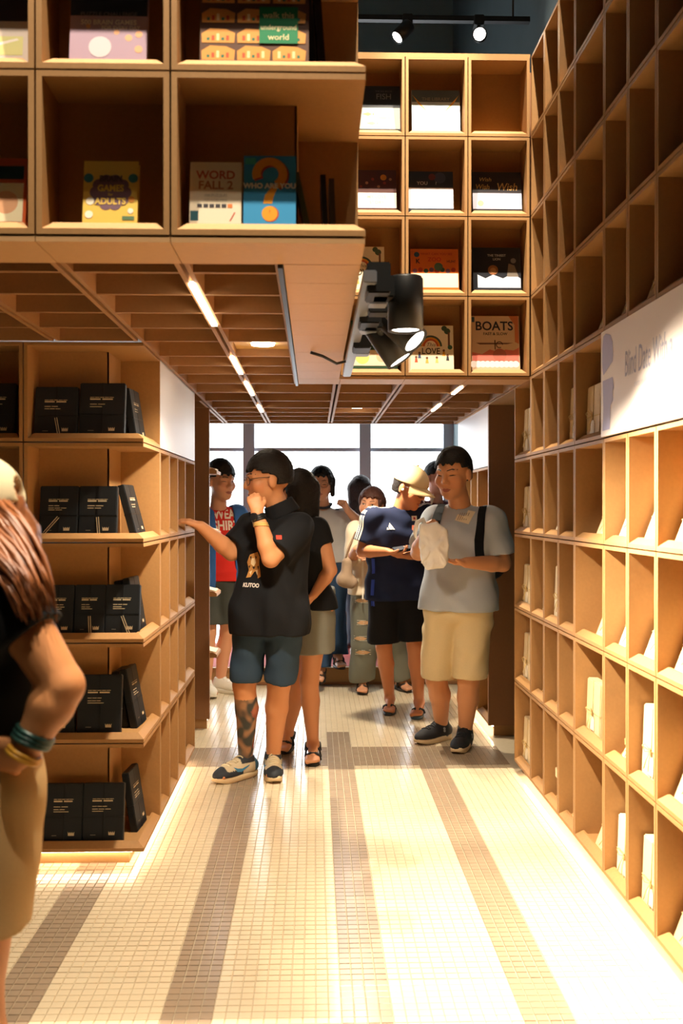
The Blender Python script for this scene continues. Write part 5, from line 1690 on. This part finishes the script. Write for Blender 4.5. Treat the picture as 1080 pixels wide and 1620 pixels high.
for q in np.linspace(-1, 1, 3):
    fs.cone(w1.H + w1.s2 * .05 * q + Vector((0, 0, .09)), w1.H + w1.s2 * .06 * q + Vector((-.01, 0, -.30)), .120, .122, .05)
fs.cut((0, 0, w1.H.z + .13), (0, 0, 1)); fs.cut((0, 0, at(490, 1030, 5.64).z), (0, 0, -1)); fs.ripple(.004, 26, 3)
w1.put('denim_skirt', fs.mesh('skirt')[0], mat((124, 124, 114), .85, 'grey_denim', bump=.08, scale=300, var=.1))
w1.hair_short(.014, .03, .05, -.07, .0, extra=long_back(.17, .045, .045), ear_u=-.02)
for sd in 'ab': w1.shoe(sd, 'sandal', (26, 26, 28), (30, 29, 30), L=.25, W=.045)

# man in red shirt and blue jacket
m4 = Person('man in red lettered t-shirt under an open blue jacket', 7.72,
    dict(neck=(345, 800, 0), sa=(318, 815, -.04), sb=(376, 815, .04), ea=(312, 868, -.05), wa=(322, 915, -.16), eb=(386, 872, .05), wb=(380, 925, -.05),
         ha=(330, 920, 0), hb=(362, 920, 0), fa=(324, 1097, 20), fb=(342, 1093, 52)),
    (349, 762, -.02, 42, 6, 0, 1.24), slit=True, bulk=1.15, limb=1.05, vox=.008, skin=(214, 152, 114))
m4.shirt((206, 44, 34), 918, 't_shirt', .5, .014, .060, .066, neck=.068, ripple=.004, seed=30, neck_z=.01)
m4.print_on('lettering', [txt('SWEAT', .098, .003, .78)], 356, 814, mat((236, 214, 190), .8, 'print'), n=m4.fw, off=.004)
m4.print_on('lettering', [txt('SHIRT', .098, .003, .82)], 358, 832, mat((236, 214, 190), .8, 'print'), n=m4.fw, off=.004)
sh_tmp = m4.shirt_o
jk = m4.new_field()
m4.torso(jk, .034, .06)
jc = m4.H + Vector((0, 0, -.10))
for q in (-1, 1): jk.cone(m4.H + m4.s2 * .08 * q, jc + m4.s2 * .085 * q, .142, .142, .04)
for sd in 'ab':
    jk.cone(m4.J['s' + sd], m4.J['e' + sd], .080, .070, .03); jk.cone(m4.J['e' + sd], m4.J['w' + sd], .068, .052, .02)
jk.ripple(.005, 24, 31)
jk.cut((0, 0, at(345, 935, 7.72).z), (0, 0, -1))
g_ = jk.grid((slice(None),) * 3)
sx_ = (g_[0] - m4.S.x) * m4.s.x + (g_[1] - m4.S.y) * m4.s.y; fx_ = (g_[0] - m4.S.x) * m4.fw.x + (g_[1] - m4.S.y) * m4.fw.y
opening = np.maximum(np.abs(sx_ - .02) - (.075 + 0 * g_[2]), -fx_)
np.maximum(jk.d, -opening.astype(np.float32), out=jk.d)
nk = m4.J['neck']; jk.carve(nk, nk + Vector((0, 0, .2)), .085, .10)
m4.put('jacket', jk.mesh('jacket')[0], mat((44, 92, 150), .8, 'blue_cloth', bump=.06, scale=200, var=.08))
m4.trousers((70, 72, 66), 'shorts', .82, .112, .105, seed=32)
m4.hair_short(.014, .036, .050, -.03, .0, grow=.014, ear_u=.03)
def sn4(x, y, z, c, W, lace=(240, 236, 226)):
    m = (x < .12); c[m] = lin((200, 120, 80))[:3]
for sd in 'ab': m4.shoe(sd, 'sneaker', (232, 226, 210), (236, 230, 214), L=.295, extra=sn4, W=.05)

# woman in grey t-shirt with dark collar
w2 = Person('woman in grey t-shirt with dark collar and round glasses, fist raised', 8.28,
    dict(neck=(510, 800, 0), sa=(489, 815, 0), sb=(541, 815, 0), ea=(484, 862, 0), wa=(490, 905, -.1), eb=(574, 834, -.08), wb=(549, 806, -.26),
         ha=(507, 893, 0), hb=(534, 893, 0), ka=(512, 978, 0), kb=(530, 978, 0), fa=(508, 1075, -8), fb=(533, 1053, 10)),
    (508, 766, -.02, -8, 8, 0, 1.18), slit=True, bulk=1.04, limb=1.0, vox=.008, ground=(.065, .142), hands={'b': ((-.35, -.2, .8), (-.7, -.5, -.2), 1.15, 1)}, skin=(206, 150, 116), feet='bare')
w2.shirt((188, 184, 180), 889, 't_shirt', .66, .014, .062, .072, neck=.066, ripple=.004, seed=40, neck_z=.012)
nk = w2.J['neck']
cl = bmesh.new(); add_tube(cl, [nk + Vector((.072 * math.cos(a), -.020 + .066 * math.sin(a), .016 - .018 * (math.sin(a) < 0) * abs(math.sin(a)) * 2)) for a in np.linspace(0, 2 * math.pi, 26)], .011, 8, False)
w2.put('collar', bm_mesh(cl), mat((40, 42, 52), .85, 'rib'), w2.shirt_o)
w2.print_on('chest_label', [rect(-.016, -.006, .016, .006)], 533, 806, mat((50, 50, 56), .8, 'print'), n=w2.fw)
w2.trousers((44, 66, 92), 'jeans', 1.96, .100, .088, .088, seed=41)
def bob(f, S):
    h = S.hs
    for s in (-1, 1): f.cone(S.hl(s * .080, -.005, .03), S.hl(s * .080, .005, -.075), .022 * h, .016 * h, .015)
w2.hair_short(.014, .052, .062, -.075, .030, extra=bob, ear_u=.0)
w2.glasses(colr=(120, 90, 70))
for sd in 'ab': w2.shoe(sd, 'sandal', (50, 44, 40), (44, 40, 38), L=.25, W=.045)

# long haired person with back turned
w3 = Person('long haired woman standing with her back turned at the window', 9.0,
    dict(neck=(572, 808, 0), sa=(553, 822, 0), sb=(592, 822, 0), ea=(549, 870, 0), wa=(553, 915, 0), eb=(596, 870, 0), wb=(592, 915, 0),
         ha=(562, 905, 0), hb=(583, 905, 0), fa=(563, 1040, 180), fb=(583, 1040, 180)),
    (570, 777, 0, 172, 0, 0, 1.1), bulk=.88, limb=.9, vox=.009, ground=(.142, .142), skin=(200, 150, 120), hair=(58, 44, 40))
w3.shirt((128, 120, 112), 905, 'blouse', .9, .010, .056, .058, ripple=.004, seed=50)
w3.trousers((70, 74, 84), 'trousers', 1.95, .098, .08, .075, seed=51)
HAIR3 = mat((64, 48, 42), .4, 'dark_brown_hair', var=.3, scale=30, spec=.5)
strands(w3, 'hair_lock', (w3.hl(-.08, -.06, .03), w3.hl(.08, -.06, .03)), (at(553, 838, 8.88), at(590, 838, 8.88)), 80, .006, HAIR3, (0, -.05, .05), seed=9)
w3.hair_short(.016, .03, .05, -.09, .0, extra=long_back(.26, .055, .05), ear_u=-.03)
for sd in 'ab': w3.shoe(sd, 'sneaker', (200, 196, 190), (226, 222, 214), L=.25, W=.044)

# woman in cream jacket and ripped jeans
w4 = Person('woman in cream jacket and ripped grey jeans half hidden by the man in navy', 7.60,
    dict(neck=(590, 822, 0), sa=(562, 840, -.06), sb=(618, 838, .06), ea=(556, 886, -.06), wa=(563, 868, -.24), eb=(622, 880, 0), wb=(590, 880, -.2),
         ha=(578, 940, 0), hb=(612, 940, 0), ka=(575, 1020, 0), kb=(624, 1018, .05), fa=(574, 1092, -6), fb=(630, 1089, 20)),
    (587, 799, -.02, -20, 4, -6, 1.08), bulk=.95, limb=.92, vox=.008, hands={'a': ((.5, -.3, .3), (.3, .4, -.5), 1.0, 1)}, skin=(206, 148, 112), hair=(74, 44, 34), feet='bare')
w4.shirt((224, 208, 182), 940, 'jacket', 1.35, .022, .064, .056, neck=.066, ripple=.006, seed=60, flare=.012)
w4.print_on('zip', [rect(-.006, -.26, .006, .22)], 573, 893, mat((238, 230, 212), .5, 'zip'), n=w4.fw, cuts=3, off=.004)
w4.trousers((116, 118, 106), 'jeans', 1.97, .108, .104, .105, seed=61, ripple=.007)
tbv = bvh_of(w4.tr_me)
rp = random.Random(4)
for k, (px, py) in enumerate(((576, 985), (570, 1010), (574, 1032), (572, 950))):
    w_ = rp.uniform(.05, .075)
    w4.print_on('rip', [[(-w_, -.006), (-w_ * .4, -.016), (w_ * .5, -.014), (w_, .0), (w_ * .4, .012), (-w_ * .5, .014)]], px, py, mat((206, 164, 122), .8, 'rip_skin'), n=Vector((-.1, -1, 0)), bvh=tbv, off=.003)
    w4.print_on('rip_thread', [rect(-w_ * 1.05, -.020, w_ * 1.0, -.015), rect(-w_, .014, w_, .018), rect(-w_, -.002, w_, .0015)], px, py, mat((206, 206, 192), .8, 'thread'), n=Vector((-.1, -1, 0)), bvh=tbv, off=.004)
w4.hair_short(.016, .046, .060, -.07, .010, extra=long_back(.10, .05, .04), ear_u=-.02)
for sd in 'ab': w4.shoe(sd, 'sandal', (60, 52, 46), (60, 54, 48), L=.24, W=.045)
tb = thing('tote_bag', 'soft beige bag hanging beside the cream jacket', 'bag', at(549, 930, 7.45))
ft = Field(np.array(at(549, 905, 7.45)) - .2, np.array(at(549, 905, 7.45)) + .2, .008)
ft.cone(at(541, 917, 7.45), at(556, 922, 7.45), .048, .045, .03); ft.cone(at(549, 890, 7.45), at(548, 915, 7.45), .035, .055, .03); ft.ripple(.005, 34, 2)
tm_ = mat((152, 128, 104), .85, 'canvas', bump=.08, scale=150)
o = link('pouch', ft.mesh('pouch')[0], tm_, tb); o.matrix_parent_inverse = Matrix.Translation(-tb.location)
o = tube('strap', [at(543, 895, 7.45), at(550, 868, 7.44), at(562, 842, 7.46), at(556, 866, 7.5), at(555, 892, 7.46)], .006, tm_, tb); o.matrix_parent_inverse = Matrix.Translation(-tb.location)

# man by the window in maroon
m5 = Person('short haired man in maroon shirt by the window behind the man in grey', 8.62,
    dict(neck=(690, 788, 0), sa=(667, 803, -.04), sb=(716, 803, .05), ea=(662, 855, 0), wa=(668, 900, -.05), eb=(722, 855, 0), wb=(716, 900, 0),
         ha=(680, 900, 0), hb=(706, 900, 0), fa=(682, 1040, 20), fb=(704, 1040, 20)),
    (690, 757, 0, 40, 8, 0, 1.12), slit=True, bulk=1.0, limb=1.0, vox=.009, ground=(.142, .142), skin=(214, 150, 122))
m5.shirt((88, 40, 48), 905, 'shirt', .6, .014, .062, .070, ripple=.004, seed=70)
for q in (-1, 1):
    m5.print_on('stripe', [rect(-.007, -.1, .007, .09)], 676 + 5 * q, 798, mat((226, 210, 190), .8, 'print'), n=m5.fw, cuts=2)
m5.trousers((50, 52, 58), 'trousers', 1.95, .1, .085, .08, seed=71)
m5.hair_short(.010, .038, .058, -.03, .0, grow=.008, ear_u=.035)
for sd in 'ab': m5.shoe(sd, 'sneaker', (60, 60, 64), (226, 222, 214), L=.28, W=.05)

# woman in the foreground, hand on her hip
w5 = Person('woman in cap and black t-shirt with a hand on her hip, facing the shelf', 2.0,
    dict(neck=(-34, 902, 0), sa=(-35, 945, .19), sb=(12, 945, -.15), ea=(52, 1075, .34), wa=(0, 1180, .26), eb=(98, 1085, -.17), wb=(40, 1188, -.18),
         ha=(-22, 1250, .085), hb=(-18, 1250, -.085), fa=(0, 1905, -90), fb=(20, 1990, -85)),
    (-58, 828, 0, -88, 10, 0, 1.06), bulk=.82, limb=.96, vox=.006, hands={'b': ((-.9, .25, -.12), (-.1, .8, .3), .35, -1), 'a': ((-.9, -.2, -.2), (-.1, -.8, .3), .35, 1)}, skin=(198, 134, 86), hair=(92, 52, 28))
w5.shirt((24, 24, 26), 1172, 't_shirt', .42, .014, .062, .068, neck=.066, ripple=.004, seed=80)
w5.trousers((190, 158, 110), 'shorts', .62, .100, .098, seed=81)
def ponytail(f, S):
    f.cone(S.hl(0, -.070, -.02), at(18, 850, 2.0), .050, .050, .03)
    f.cone(at(18, 850, 2.0), at(46, 920, 1.92), .050, .030, .03)
    f.cone(S.hl(.05, -.03, -.02), at(4, 915, 1.93), .040, .03, .03)
HAIRL = mat((116, 66, 34), .4, 'brown_hair', var=.35, scale=30, spec=.5)
w5.hair_short(.010, fr=.03, front_u=.05, back_u=-.06, side_f=.0, extra=ponytail, ear_u=-.03, mt=HAIRL, capcut=.034)
HAIR2 = mat((140, 82, 42), .4, 'brown_hair_light', var=.3, scale=30, spec=.5)
for q, (mm_, n_) in enumerate(((HAIRL, 90), (HAIR2, 60))):
    strands(w5, 'hair_lock', (w5.hl(.075, -.10, .015), w5.hl(.085, .03, -.01)), (at(82, 972, 1.84), at(30, 950, 1.74)), n_, .0048, mm_, (.035, -.03, .03), seed=5 + q, jit=.014)
w5.cap((206, 192, 158), back_open=True)
fa_ = nrm(w5.J['wb'] - w5.J['eb'])
for k in range(3): ring(w5, 'wristband', w5.J['wb'] - fa_ * (.020 + .008 * k), nrm(fa_ + Vector((.1, 0, .05 * k))), .034, .0052, (36, 66, 60))
for k in range(2): ring(w5, 'wristband', w5.J['wb'] + fa_ * (.002 + .008 * k), fa_, .031, .005, (206, 150, 50))
for sd in 'ab': w5.shoe(sd, 'sneaker', (220, 216, 206), (230, 226, 216), L=.26, W=.046)
